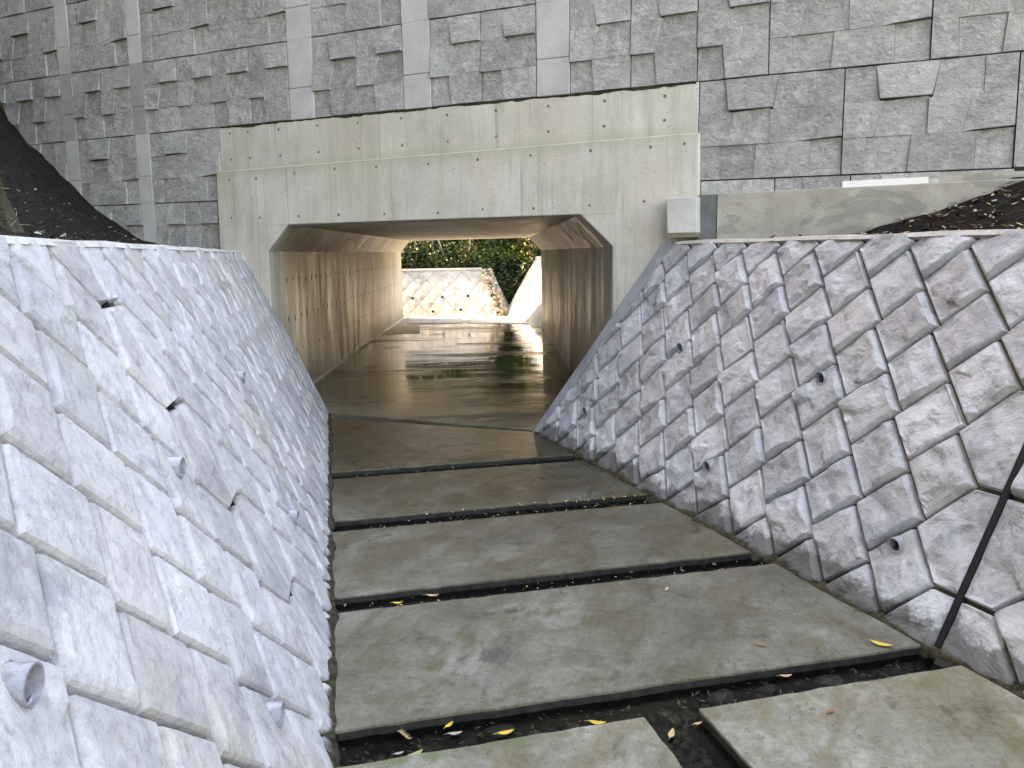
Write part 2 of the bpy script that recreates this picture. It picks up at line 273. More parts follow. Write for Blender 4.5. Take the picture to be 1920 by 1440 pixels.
# ------------------------------------------------------------------ frames
A0=np.array([-2.003,9.014,0.]); U=np.array([.8896,-.4568,0.]); NN=np.array([-.4568,-.8896,0.]); ZZ=np.array([0,0,1.])
def HW(s,o,z): return A0+U*s+NN*o+ZZ*z         # head wall frame: along, out towards the stream, up
TD=np.array([math.sin(R(-1.0)),math.cos(R(-1.0)),.011])   # culvert axis
CB,SB=math.cos(math.atan(.5)),math.sin(math.atan(.5))
class Wing:
    def __init__(s,O,bear,side,vt):
        b=R(bear); s.O=np.array([*O,0.]); s.D=-np.array([math.sin(b),math.cos(b),0.])
        s.nh=np.array([math.cos(b),-math.sin(b),0.])*side       # horizontal, towards the stream
        s.n=s.nh*CB+ZZ*SB; s.up=ZZ*CB-s.nh*SB; s.vt=vt
    def P(s,u,v,h=0.):
        u=np.asarray(u,float);v=np.asarray(v,float);h=np.asarray(h,float)
        return s.O+u[...,None]*s.D+v[...,None]*s.up+h[...,None]*s.n
    def top(s,u): return s.vt[0]+s.vt[1]*u
WL=Wing((-2.003,9.014),-12.1,1,(1.965,-.011)); WR=Wing((.209,7.889),-18.2,-1,(1.963,-.0108))

# ------------------------------------------------------------------ rock-faced blocks
MOLDS=[]
for q in range(6):
    k=rng.integers(5,8); MOLDS.append((rng.uniform(-.75,.75,(k,2)),rng.uniform(-.28,.28,(k,2)),rng.uniform(-.007,.009,k)))
def polydist(P,poly):
    d=np.full(P.shape[:-1],9.); n=len(poly); c=poly.mean(0)
    for i in range(n):
        a=poly[i];b=poly[(i+1)%n];e=b-a;nr=np.array([-e[1],e[0]]);nr/=np.linalg.norm(nr)
        if nr@(c-a)<0: nr=-nr
        d=np.minimum(d,(P-a)@nr)
    return d
def edge_t(n):
    t=np.linspace(0,1,n); e=np.array([0,.012,.035,.07]); inner=np.linspace(.11,.89,max(2,n-8)); return np.concatenate([e,inner,1-e[::-1]])
def block(acc,poly,quads,n,mold,seed,wing,rough=1.,flatcut=None,gap=.007):
    poly=np.array(poly,float); c=poly.mean(0)
    shr=lambda q: np.array(q)+(c-np.array(q))*0
    size=.2
    ip=[]                                                     # inset polygon
    for p in poly:
        d=c-p; ip.append(p+d/np.linalg.norm(d)*gap*1.35)
    ip=np.array(ip); mp={tuple(np.round(p,5)):q for p,q in zip(poly,ip)}
    tone=.80+.25*rng.random(); tb=rng.uniform(-.02,.02)
    for Q in quads:
        Q=np.array([mp.get(tuple(np.round(q,5)),q) for q in Q],float)
        t=edge_t(n); nn=len(t); S,T=np.meshgrid(t,t,indexing='ij')
        P=(Q[0]*((1-S)*(1-T))[...,None]+Q[1]*(S*(1-T))[...,None]+Q[2]*(S*T)[...,None]+Q[3]*((1-S)*T)[...,None])
        d=np.clip(polydist(P,ip),0,None); L=(P-c)/size
        st,sl_,of=MOLDS[mold]
        wx=L[...,0]+.35*fbm(P[...,0]*9,P[...,1]*9,seed,2); wy=L[...,1]+.35*fbm(P[...,0]*9+50,P[...,1]*9,seed,2)
        D2=(wx[...,None]-st[:,0])**2+(wy[...,None]-st[:,1])**2; wk=np.exp(-D2*14); wk/=wk.sum(-1,keepdims=True)
        pk=(sl_[:,0]*(wx[...,None]*.4+L[...,0,None]*.6-st[:,0])+sl_[:,1]*(wy[...,None]*.4+L[...,1,None]*.6-st[:,1]))
        fac=(wk*(pk*.075+of*1.3)).sum(-1)+.055*np.sort(pk,-1)[...,1]+.004
        e=np.clip(d/.008,0,1); m=np.clip((d-.007)/(.015 if rough>.8 else .022),0,1); m=m*m*(3-2*m)
        h=-.026+(.030 if rough>.8 else .033)*e*(2-e)+m*((.007 if rough>.8 else .004)+rough*(np.clip(fac*1.25,-.015,.03)+.0075*fbm(P[...,0]*13,P[...,1]*13,seed,3,.5)))
        h=h+.0012*fbm(P[...,0]*60,P[...,1]*60,seed,2)*e
        if flatcut is not None:                                # smooth bed round a weep pipe
            fp,fr=flatcut; r=np.hypot((P-fp)[...,0],(P-fp)[...,1]*1.0)+.012*fbm(P[...,0]*20,P[...,1]*20,3,2)
            q=np.clip((r-fr)/.02,0,1); h=np.where(d>.008,h*q+(1-q)*.010,h); h=np.where(np.hypot((P-fp)[...,0],(P-fp)[...,1]*.9)<.031,-.036,h)
        V=wing.P(P[...,0],P[...,1],h).reshape(-1,3); b=acc['n']; acc['v'].append(V)
        idx=np.arange(nn*nn).reshape(nn,nn)+b
        f=np.stack([idx[:-1,:-1],idx[1:,:-1],idx[1:,1:],idx[:-1,1:]],-1).reshape(-1,4)
        acc['f'].append(f); acc['t'].append(np.repeat([[tone+tb,tone,tone-tb*.6]],len(f),0)); acc['n']+=nn*nn
def lattice(u0,v0,hu,hv,sgn,J,mmax,umin,umax,mirror):
    e=.085; out=[]; a=np.array([hu,hv]); b=np.array([hu,-hv])
    if mirror: a,b=np.array([-hu,hv]),np.array([-hu,-hv])
    def vert(m,k,role):
        p=np.array([u0+sgn*m*hu,v0+k*hv]); r=role
        if mirror: r={'left':'right','right':'left'}.get(role,role)
        if k%2==0: p=p+(-e if r in('right','top') else e)*b
        else: p=p+(e if r in('left','top') else -e)*a
        return p
    for k in range(-2,10):
        for m in range(0,mmax):
            if (m+k)%2==1:
                c=(m,k)
                if m==0:                                        # pentagon against the movement joint
                    tp=np.array([u0,v0+(k+1)*hv]);bt=np.array([u0,v0+(k-1)*hv]);ap=vert(1,k,'left' if sgn>0 else 'right')
                    jt=np.array([J,tp[1]]);jb=np.array([J,bt[1]]);jm=(jt+jb)/2
                    out.append(([jt,tp,ap,bt,jb],[[jt,tp,ap,jm],[jm,ap,bt,jb]],np.array([u0,v0+k*hv])))
                else:
                    lf,rt=('left','right') if sgn>0 else ('right','left')
                    # roles as seen from each vertex
                    def V(dm,dk):
                        mm=m+dm
                        # position of this cell relative to vertex
                        rm=-dm*sgn; rk=-dk
                        role='right' if rm>0 else 'left' if rm<0 else 'top' if rk>0 else 'bottom'
                        if mm==0 : return np.array([u0,v0+(k+dk)*hv])
                        return vert(mm,k+dk,role)
                    q=[V(-1,0),V(0,1),V(1,0),V(0,-1)]
                    cu=u0+sgn*m*hu
                    if cu<umin-hu or cu>umax+hu: continue
                    out.append((q,[q],np.array([cu,v0+k*hv])))
    return out
def bisect(o,co_,no,inner=True,fill=False):
    bm=bmesh.new(); bm.from_mesh(o.data)
    bmesh.ops.bisect_plane(bm,geom=bm.verts[:]+bm.edges[:]+bm.faces[:],plane_co=co_,plane_no=no,clear_outer=True)
    bm.to_mesh(o.data); bm.free()
def make_wing(wing,name_label,stone,J,nearL,farL,pipes,u_in,band,umax,beyond):
    root=empty('retaining_wall',tuple(wing.O),name_label,'retaining wall')
    loc=wing.O
    acc=dict(v=[],f=[],t=[],n=0); cells=nearL+farL
    def dist(c): return np.linalg.norm(wing.P(c[0],c[1])-np.array([0,0,CAMH]))
    for i,(poly,quads,c) in enumerate(cells):
        if c[1]>2.15 or c[1]<-.25: continue
        dd=dist(c); n=26 if dd<3.2 else 20 if dd<5 else 15
        if c[0]>9.2: n=12
        fc=None
        for (pu,pv) in pipes:
            if abs(pu-c[0])<.17 and abs(pv-c[1])<.2 and polydist(np.array([pu,pv]),np.array(poly,float))>-.0: fc=(np.array([pu,pv]),.085); n=44
        block(acc,poly,quads,n,int(rng.integers(0,6)),i*3.1,wing,flatcut=fc,rough=.42 if wing is WL else 1.05)
    o=mesh_obj('block_face',np.concatenate(acc['v']),np.concatenate(acc['f']).tolist(),stone,root,loc,tone=np.concatenate(acc['t']))
    # trim: top line, end band, below ground
    tp=Vector(wing.P(0.,wing.top(0)-.012)-loc); td=wing.P(1.,wing.top(1.))-wing.P(0.,wing.top(0.)); no=np.cross(wing.n,td); no*=np.sign(no[2]); bisect(o,tp,Vector(no).normalized())
    (a,b)=band; e0=wing.P(a[0],a[1])-loc; e1=wing.P(b[0],b[1])-loc; no=np.cross(e1-e0,wing.n); no*=np.sign(no@(-wing.D)); bisect(o,Vector(e0),Vector(no).normalized())
    bisect(o,Vector((0,0,-.16)),Vector((0,0,-1)))
    bisect(o,Vector(wing.D*umax),Vector(wing.D))
    # mortar bed + body
    m=MB(); th=.34
    def sec(u,vt,hh): return wing.P(u,vt,hh)
    L=[]
    def uin(v): return u_in*v
    rows=[]
    for (u,vv) in ((uin(-.3),-.3),(umax,-.3),(umax,wing.top(umax)-.014),(uin(wing.top(1)),wing.top(uin(2))-.014)): rows.append((u,vv))
    f=[wing.P(u,v,-.027) for u,v in rows]; bk=[p-wing.nh*th for p in f]
    bk[0]=bk[0]+0; m.prism(bk,f)
    m.obj('mortar_bed','mortar',root,loc)
    # coping strip
    m=MB(); nseg=24; us=np.linspace(uin(wing.top(0))+.0,umax,nseg)
    for k in range(nseg-1):
        a_,b_=us[k],us[k+1]; q=[]
        for u in (a_,b_):
            v=wing.top(u); jit=.004*math.sin(u*5)+.003*math.sin(u*13); P0=wing.P(u,v-.03,-.019); P1=wing.P(u,v-.03+jit*.5,.014); P2=wing.P(u,v-.002+jit,.010); P3=P2-wing.nh*.24+ZZ*.004; P4=P0-wing.nh*.23
            q.append([P0,P1,P2,P3,P4])
        m.add(q[0]+q[1],[(i,(i+1)%5,5+(i+1)%5,5+i) for i in range(5)]+([(4,3,2,1,0)] if k==0 else [])+([(5,6,7,8,9)] if k==nseg-2 else []))
    m.obj('coping','coping',root,loc)
    # end band against the portal
    m=MB(); vt=wing.top(1.)-.004; o0=wing.P(uin(-.1),-.1,-.02);o1=wing.P(uin(vt),vt,-.02)
    s=(b[0]-a[0])/(b[1]-a[1]); i0=wing.P(a[0]+s*(-.1-a[1])-.004,-.1,-.02); i1=wing.P(a[0]+s*(vt-a[1])-.004,vt,-.02)
    up_=wing.n*.034
    m.prism([o0,i0,i1,o1],[p+up_ for p in (o0,i0,i1,o1)]); m.obj('end_band','cement',root,loc,bevel=.004)
    # movement joint
    m=MB(); jw=.0155 if wing is WR else .010; q=[(J-jw,-.1),(J+jw,-.1),(J+jw,wing.top(J)-.03),(J-jw,wing.top(J)-.03)]
    m.prism([wing.P(u,v,-.02) for u,v in q],[wing.P(u,v,.012 if wing is WR else -.004) for u,v in q]); m.obj('movement_joint','rubber_and_shade',root,loc)
    # weep pipes
    for (pu,pv) in pipes:
        c=wing.P(pu,pv,0.); ax=wing.nh*.97+wing.D*.14-ZZ*.04; ax=ax/np.linalg.norm(ax)
        s1=np.cross(ax,ZZ); s1/=np.linalg.norm(s1); s2=np.cross(s1,ax); m=MB(); K=28
        ring=lambda r,d:[c+ax*d+s1*r*math.cos(2*math.pi*i/K)+s2*r*math.sin(2*math.pi*i/K) for i in range(K)]
        rg=ring(.036,-.05)+ring(.036,.036)+ring(.032,.036)+ring(.032,-.022)
        fs=[(j*K+i,j*K+(i+1)%K,(j+1)*K+(i+1)%K,(j+1)*K+i) for j in range(3) for i in range(K)]
        m.add(rg,fs,0); m.add(ring(.0325,-.014),[tuple(range(K))],1)  # black disc paints the dark depth inside the pipe
        m.obj('weep_pipe',['pvc','rubber_and_shade'],root,loc,smooth=False)
    return root
nearL=lattice(5.968,.308,.1875,.222,1,5.82,20,0,9.6,True)
farL=lattice(5.672,.308,.1875,.222,-1,5.82,38,-1.4,9,True)
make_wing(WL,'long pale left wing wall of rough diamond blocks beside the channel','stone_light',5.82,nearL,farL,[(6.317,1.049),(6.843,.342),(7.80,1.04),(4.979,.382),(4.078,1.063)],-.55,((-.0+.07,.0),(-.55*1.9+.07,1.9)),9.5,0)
nearR=lattice(5.025,.228,.1965,.2325,1,4.873,20,0,8.6,False)
farR=lattice(4.722,.228,.1965,.2325,-1,4.873,26,0,9,False)
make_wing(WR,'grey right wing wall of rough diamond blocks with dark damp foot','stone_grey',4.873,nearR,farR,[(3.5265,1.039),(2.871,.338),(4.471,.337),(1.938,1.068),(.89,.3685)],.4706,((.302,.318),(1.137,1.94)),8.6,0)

# ------------------------------------------------------------------ portal head wall
def ngon_prism(name,pts,back,mats,parent,loc,bevel=0):
    m=MB(); m.prism([p+back for p in pts],pts); return m.obj(name,mats,parent,loc,bevel=bevel)
hw=empty('head_wall',tuple(HW(1.3,0,0)),'pale cast concrete head wall framing the culvert opening, with a stepped upper band','head wall'); hl=HW(1.3,0,0)
opn=[(-.724,-.3),(-.724,1.747),(-.424,2.030),(2.962,2.008),(3.27,1.719),(3.27,-.3)]
pts=[(-1.465,-.3)]+opn+[(4.04,-.3),(4.022,2.633),(-1.427,2.643)]
m=MB(); fr=[HW(s,0,z) for s,z in pts]; bk=[p+TD*.45 for p in fr]
for i in (0,7,8,9): bk[i]=fr[i]-NN*.40
m.prism(bk,fr); m.obj('portal_frame','portal_concrete',hw,hl,bevel=.010)
ub=[(-1.383,2.60),(4.000,2.60),(3.998,3.044),(-1.383,3.128)]
ngon_prism('upper_band',[HW(s,-.045,z) for s,z in ub],-NN*.35,'portal_concrete',hw,hl,bevel=.006)
# form-tie holes, board joints: parts of the cast face
m=MB()
lo=[(.758,2.557),(1.378,2.549),(1.925,2.552),(2.478,2.552),(3.062,2.553),(3.609,2.544),(.841,2.091),(1.47,2.08),(1.968,2.094),(2.502,2.08),(3.051,2.084),(3.553,2.095),(-1.232,2.543),(-.84,2.535),(-1.235,2.131),(-.816,2.116),(-.27,2.113),(.263,2.107),(.237,2.572),(-.30,2.56),(3.62,1.55),(3.90,2.10),(-1.05,1.60),(3.9,2.55)]
hi=[(.519,3.013),(1.049,3.011),(1.575,2.994),(2.104,2.987),(2.636,2.977),(3.176,2.971),(3.715,2.958),(.521,2.758),(1.049,2.751),(1.575,2.75),(2.103,2.754),(2.636,2.756),(3.17,2.758),(3.714,2.762),(-1.224,3.048),(-.962,3.046),(-.525,3.033),(-1.227,2.766),(-.951,2.766),(-.52,2.761),(0,3.03),(0,2.76)]
for pl,off in ((lo,0.),(hi,-.045)):
    for s,z in pl:
        K=14; r=random.uniform(.010,.0135)
        m.add([HW(s+r*math.cos(2*math.pi*i/K),off+.0012,z+r*math.sin(2*math.pi*i/K)) for i in range(K)],[tuple(range(K))],0)
        r2=r*1.35
        ring=[HW(s+r2*math.cos(2*math.pi*i/K),off+.0008,z+r2*math.sin(2*math.pi*i/K)) for i in range(K)]
        m.add(ring,[tuple(range(K))],1)
for s,za,zb in ((-.735,1.76,2.60),(.12,2.03,2.60),(1.74,2.02,2.60),(3.289,.4,2.62)):
    m.add([HW(s-.0022,.0012,za),HW(s+.0022,.0012,za),HW(s+.0022,.0012,zb),HW(s-.0022,.0012,zb)],[(0,1,2,3)],1)
for s in (-.40,.78,1.33,2.34,3.34):
    m.add([HW(s-.002,-.0438,2.65),HW(s+.002,-.0438,2.65),HW(s+.002,-.0438,3.04),HW(s-.002,-.0438,3.04)],[(0,1,2,3)],1)
m.add([HW(2.97,.0012,2.005),HW(3.288,.0012,2.004),HW(3.288,.0012,2.008),HW(2.97,.0012,2.009)],[(0,1,2,3)],1)
m.add([HW(-.735,.0012,2.028),HW(-.43,.0012,2.028),HW(-.43,.0012,2.032),HW(-.735,.0012,2.032)],[(0,1,2,3)],1)
m.obj('tie_holes',['hole','line'],hw,hl)
# shade under the overhanging blocks, painted as a ragged dark line
m=MB(); n=120; ss=np.linspace(-1.37,3.98,n); 
for k in range(n-1):
    def q(s): 
        zt=3.128-.0156*(s+1.383)-.001; d=.010+.014*abs(fbm(s*9,1.,0,4))+.012*max(0,float(fbm(s*2,3.,0,2))); return HW(s,-.0435,zt),HW(s,-.0435,zt-d)
    a,b=q(ss[k]); c,d=q(ss[k+1]); m.add([a,c,d,b],[(0,1,2,3)])
m.obj('shade_line','moss_shade',hw,hl)

# ------------------------------------------------------------------ culvert
cv=empty('box_culvert',tuple(HW(1.3,-.4,0)),'long concrete box culvert with chamfered corners and wet brown walls','culvert'); cl=HW(1.3,-.4,0)
def tun(s,z,d):   # s on the head wall line
    return HW(s,0,z)+TD*d
D0=.45; DL=13.15; DR=11.75
prof=[(-.724,-.3),(-.724,1.747),(-.424,2.030),(2.962,2.008),(3.27,1.719),(3.27,-.3)]
dend=[DL,DL,DL-.05,DR+.1,DR,DR]
outw=[(-.28,0),(-.28,.0),(-.2,.28),(.2,.28),(.28,0),(.28,0)]
names=['tunnel_wall','haunch','ceiling','haunch','tunnel_wall']
for i,nm in enumerate(names):
    (s0,z0),(s1,z1)=prof[i],prof[i+1]; o0,o1=outw[i],outw[i+1]
    m=MB(); f=[tun(s0,z0,D0),tun(s1,z1,D0),tun(s1,z1,dend[i+1]),tun(s0,z0,dend[i])]
    g=[tun(s0+o0[0],z0+o0[1],D0),tun(s1+o1[0],z1+o1[1],D0),tun(s1+o1[0],z1+o1[1],dend[i+1]),tun(s0+o0[0],z0+o0[1],dend[i])]
    m.prism(g,f)
    if nm=='tunnel_wall':
        left=i==0; s=s0; inn=TD*0+(U*.0014 if left else -U*.0014)
        for row,z in enumerate((1.42,.98,.55)):
            for k in range(34):
                d=.75+k*.34+random.uniform(-.02,.02)
                if not left and k%2: continue
                if d>(DL if left else DR)-.2: break
                zz=z+random.uniform(-.015,.015); a=.045; hgt=random.uniform(.02,.06)
                c=tun(s,zz,d)+inn
                m.add([c-TD*a/2-ZZ*hgt,c+TD*a/2-ZZ*hgt,c+TD*a/2+ZZ*.012,c-TD*a/2+ZZ*.012],[(0,1,2,3)],1)
        for d in [.62]+[.62+1.8*k for k in range(1,7)]:
            c0=tun(s,0.,d)+inn;c1=tun(s,1.71,d)+inn; m.add([c0-TD*.004,c0+TD*.004,c1+TD*.004,c1-TD*.004],[(0,1,2,3)],1)
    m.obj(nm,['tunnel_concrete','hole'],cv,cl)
# concrete kerb fillet at the left wall's foot
m=MB(); a=[tun(-.724,.0,.0),tun(-.69,.0,.0),tun(-.724,.03,.0)]; b=[tun(-.724,0,DL),tun(-.69,0,DL),tun(-.724,.03,DL)]
m.prism(a,b); m.obj('foot_fillet','portal_concrete',cv,cl)
# floors (setting)
m=MB(); g=[tun(-.72,0,.02),tun(3.268,0,.02),tun(3.268,0,DR),tun(-.72,0,DL)]; m.prism([p-ZZ*.25 for p in g],g)
tag(m.obj('culvert_floor','wet'),kind='structure')
# ------------------------------------------------------------------ split-face panel wall above
ph=A0+NN*-.05
pw=empty('panel_wall',tuple(HW(1.3,-.1,2.3)),'tall grey road retaining wall of split-face concrete panels above the culvert','wall'); pl_=HW(1.3,-.1,2.3)
def zc(k,s): return 3.108-.0155*s+.80*k
A_=[(  # motif A, unit square, v down; polygons with per-corner depth
 [(0,0),(.36,0),(.46,.33),(0,.33)],(.2,.2,.2,.2)),
 ([(.36,0),(1,0),(1,.31),(.46,.31)],(.0,.1,1.,.8)),
 ([(0,.33),(.5,.33),(.37,.67),(0,.67)],(.3,.5,.6,.8)),
 ([(.5,.31),(1,.31),(1,.655),(.37,.67),(.5,.33)],(.0,.0,.2,.2,.0)),
 ([(0,.67),(.36,.67),(.41,1),(0,1)],(-.1,-.1,.1,.1)),
 ([(.36,.67),(1,.655),(1,1),(.41,1)],(.25,.3,.5,.5))]
B_=[([(0,0),(.19,0),(.22,.33),(0,.33)],(.1,.1,.2,.2)),
 ([(.19,0),(.57,0),(.53,.31),(.22,.31)],(.2,.3,1.,.9)),
 ([(.57,0),(.82,0),(.82,.33),(.53,.33)],(.1,.1,.2,.2)),
 ([(.82,0),(1,0),(1,.33),(.82,.33)],(.2,.3,.3,.2)),
 ([(0,.33),(.25,.33),(.19,.66),(0,.66)],(.2,.3,.4,.3)),
 ([(.25,.33),(.51,.31),(.51,.66),(.19,.66)],(.0,.1,.3,.3)),
 ([(.51,.33),(.76,.33),(.71,.66),(.51,.66)],(.5,.3,.3,.5)),
 ([(.76,.33),(1,.33),(1,.63),(.79,.65),(.71,.66)],(.2,.4,.9,.8,.3)),
 ([(0,.66),(.15,.66),(.16,1),(0,1)],(.3,.35,.3,.3)),
 ([(.15,.66),(.42,.66),(.40,1),(.16,1)],(.2,.2,.2,.2)),
 ([(.42,.66),(.79,.66),(.79,1),(.40,1)],(.4,.5,.4,.4)),
 ([(.79,.65),(1,.64),(1,1),(.79,1)],(-.2,-.2,.0,.0))]
def stone_poly(m,pts,dep,s0,s1,k,tone,zlo=None,scale=.036):
    """tilted stone with a cut rim"""
    base=[];top=[]; c=np.mean(pts,0); W_=s1-s0; off=random.uniform(-.005,.0065)
    for (a,b),d in zip(pts,dep):
        s=s0+W_*a; z=zc(k,s)+.004+.791*(1-b)
        cs=s0+W_*c[0]; cz_=zc(k,cs)+.80*(1-c[1]); vx,vz=cs-s,cz_-z; L=math.hypot(vx,vz); g=.0019
        s+=vx/L*g; z+=vz/L*g
        base.append(HW(s,-.075,z)); top.append(HW(s,-.056+off+scale*d,z))
    n=len(base); m.add(base+top,[tuple(range(n,2*n))]+[(i,(i+1)%n,n+(i+1)%n,n+i) for i in range(n)],0,tone)
def panel(s0,s1,k,motif):
    m=MB(); t0=.93+.12*random.random()
    mot=A_ if motif=='A' else B_
    # each motif is a separate precast piece
    for pts,dep in mot: stone_poly(m,pts,dep,s0+.004,s1-.004,k,t0*(.88+.24*random.random()))
    m.add([HW(s0+.002,-.076,zc(k,s0)+.004),HW(s1-.002,-.076,zc(k,s1)+.004),HW(s1-.002,-.076,zc(k,s1)+.796),HW(s0+.002,-.076,zc(k,s0)+.796)],[(0,1,2,3)],1)
    o=m.obj('split_face_panel',['panel','pjoint'],pw,pl_); return o
def strip(s0,s1,k,dark):
    m=MB(); t=(.72 if dark else 1.)*(.96+.08*random.random())
    for a,b in ((0,.60),(.605,1)):
        q=[(s0+.005,a),(s1-.005,a),(s1-.005,b),(s0+.005,b)]
        P=[HW(s,-.075,zc(k,s)+.80*(1-v)) for s,v in q]; T=[HW(s,-.045,zc(k,s)+.80*(1-v)) for s,v in q]
        m.add(P+T,[(4,5,6,7)]+[(i,(i+1)%4,4+(i+1)%4,4+i) for i in range(4)],0,t)
    m.obj('smooth_strip','strip',pw,pl_,bevel=.004)
rowsU=[('A',-6.3,-5.68),('A',-5.68,-5.1),('A',-5.1,-4.56),('A',-4.56,-4.01),('S',-4.01,-3.785),('A',-3.785,-3.27),('A',-3.27,-2.755),('S',-2.755,-2.53),('A',-2.53,-1.986),('A',-1.986,-1.45),('A',-1.45,-.905),('A',-.905,-.356),('S',-.356,-.03),('A',-.03,.53),('A',.53,1.085),('S',1.085,1.40),('A',1.40,1.957),('A',1.957,2.521),('S',2.521,2.847),('A',2.847,3.411),('A',3.411,3.983),('A',3.983,4.558),('B',4.558,5.711),('B',5.711,6.86),('B',6.86,8.0),('B',8.,9.15)]
rowsT=[('B',-6.3,-5.1),('B',-5.1,-4.01),('S',-4.01,-3.775),('B',-3.775,-2.755),('S',-2.755,-2.525),('B',-2.525,-1.45),('B',-1.45,-.354),('S',-.354,-.025),('B',-.025,1.08),('S',1.08,1.398),('B',1.398,2.521),('S',2.521,2.847),('B',2.847,3.983),('A',3.983,4.558),('A',4.558,5.13),('B',5.13,6.28),('B',6.28,7.43),('B',7.43,8.58)]
rowB=[('B',-5.1,-4.01),('S',-4.01,-3.775),('B',-3.775,-2.74),('S',-2.74,-2.51),('B',-2.51,-1.392),('B',4.003,5.129),('B',5.129,6.284),('B',6.284,7.44),('B',7.44,8.6)]
rowC=[('A',-3.79,-3.25),('A',-3.25,-2.725),('S',-2.725,-2.507),('A',-2.507,-2.0),('A',-2.0,-1.47)]
rowC2=[('A',4.03,4.63),('A',4.63,5.20),('B',5.20,6.3)]
for k,row in ((2,rowsU),(1,rowsT),(0,rowsU),(-1,rowB),(-2,rowC+rowC2)):
    for typ,a,b in row:
        if typ=='S': strip(a,b,k,k==0 and a<-2)
        else: panel(a,b,k,typ)
# backing slab (dark joints) and crown
m=MB()
for a,b,z0 in ((-7.,-1.30,.9),(-1.30,3.95,3.0),(3.95,10.,.9)):
    m.prism([HW(a,-.0785,z0),HW(b,-.0785,z0),HW(b,-.0785,5.60-.0155*b),HW(a,-.0785,5.60-.0155*a)],[HW(a,-.38,z0),HW(b,-.38,z0),HW(b,-.38,5.60-.0155*b),HW(a,-.38,5.60-.0155*a)])
m.obj('backing','pjoint',pw,pl_)
m=MB(); m.prism([HW(-7,.02,5.51),HW(10,.02,5.25),HW(10,-.42,5.25),HW(-7,-.42,5.51)],[HW(-7,.02,5.66),HW(10,.02,5.40),HW(10,-.42,5.40),HW(-7,-.42,5.66)]); m.obj('crown_beam','portal_concrete',pw,pl_,bevel=.01)

# ------------------------------------------------------------------ kerb beam, post, block on the right
bm_=empty('kerb_beam',tuple(HW(5.5,.1,1.75)),'stained beige concrete kerb beam along the foot of the panel wall','concrete beam'); bl=HW(5.5,.1,1.75)
ngon_prism('beam_body',[HW(4.207,.10,1.55),HW(9,.10,1.55),HW(9,.10,2.122),HW(4.207,.10,2.122)],-NN*.155,'beam',bm_,bl,bevel=.006)
ngon_prism('rear_strip',[HW(5.746,-.035,1.9),HW(9,-.035,1.9),HW(9,-.035,2.185),HW(5.746,-.035,2.185)],-NN*.02,'beam',bm_,bl)
ngon_prism('white_strip',[HW(5.145,-.028,2.0),HW(5.744,-.028,2.0),HW(5.744,-.028,2.178),HW(5.145,-.028,2.178)],-NN*.028,'white',bm_,bl)
po=ngon_prism('mortar_post',[HW(4.046,.085,1.60),HW(4.205,.085,1.60),HW(4.205,.085,2.120),HW(4.046,.085,2.120)],-NN*.14,'post',None,HW(4.12,.08,1.6),bevel=.006)
tag(po,'dark grey mortar post between the pale block and the beam','post')
pb=empty('concrete_block',tuple(HW(3.94,.1,1.8)),'small pale square concrete block stuck on the right end of the head wall','concrete block'); pbl=HW(3.94,.1,1.8)
ngon_prism('block_body',[HW(3.822,.20,1.813),HW(4.068,.20,1.813),HW(4.062,.20,2.100),HW(3.812,.20,2.100)],-NN*.198,'pale',pb,pbl,bevel=.006)
ngon_prism('block_underside',[HW(3.828,.196,1.776),HW(4.066,.196,1.776),HW(4.066,.196,1.8128),HW(3.828,.196,1.8128)],-NN*.192,'olive',pb,pbl)

# ------------------------------------------------------------------ stream-bed, slabs
LF=lambda y: WL.O+(-WL.D)*((y-WL.O[1])/(-WL.D)[1])
RF=lambda y: WR.O+(-WR.D)*((y-WR.O[1])/(-WR.D)[1])
G=np.array([.9698,.2439,0.])    # across the channel
def on_foot(p,wing,side):       # where the line p + t*G meets a wall's foot (2.5 cm off it)
    d=wing.D[:2]; o=wing.O[:2]+wing.nh[:2]*-.012; a=np.array([[G[0],-d[0]],[G[1],-d[1]]]); t=np.linalg.solve(a,o-np.array(p)[:2]); return np.array([p[0]+G[0]*t[0],p[1]+G[1]*t[0],0])
edges=[((-1.342,6.411),(-1.299,6.196)),((-1.092,5.151),(-1.047,4.925)),((-.847,3.914),(-.809,3.724)),((-.611,2.726),(-.569,2.509))]
def slab(poly,label,tone=1.,tag_group='concrete slabs across the channel floor'):
    P=[np.array([p[0],p[1],0.]) for p in poly]
    # edges subdivided with slight raggedness
    n=len(P); o=[]
    for i in range(n):
        a,b=P[i],P[(i+1)%n]; L=np.linalg.norm(b-a); k=max(1,int(L/.05)); nr=np.array([-(b-a)[1],(b-a)[0],0])/L
        for j in range(k):
            t=j/k; q=a+(b-a)*t
            if 0<j: q=q+nr*(.005*float(fbm(q[0]*14,q[1]*14,i,4))-.012*max(0,float(vn(q[0]*23,q[1]*23,i))-.62))
            o.append(q)
    m=MB(); n=len(o); lo=[p-ZZ*.012 for p in o]; vl=[p-ZZ*.16 for p in o]
    m.add(o+lo+vl,[tuple(range(n))]+[(i,(i+1)%n,n+(i+1)%n,n+i) for i in range(n)],0,tone)
    m.add(lo+vl,[(i,(i+1)%n,n+(i+1)%n,n+i) for i in range(n)]+[tuple(range(n,2*n))],1,tone); c=np.mean(P,0)-ZZ*.16
    m.f[0:1+n]=m.f[0:1+n]; ob=m.obj('concrete_slab',['slab','slabside'],None,c,bevel=.004)
    tag(ob,label,'slab',tag_group); return ob
def pq(e): return on_foot(e,WL,1),on_foot(e,WR,1)
j0=HW(.012,.22,0); j1=HW(2.47,.045,0)
a,b=pq(edges[0][0]); slab([a,b,j1,j0],'damp brown slab nearest the culvert mouth, with an oblique far edge')
a,b=pq(edges[1][0]); c,d=pq(edges[0][1]); slab([a,b,d,c],'second damp narrow slab from the culvert mouth')
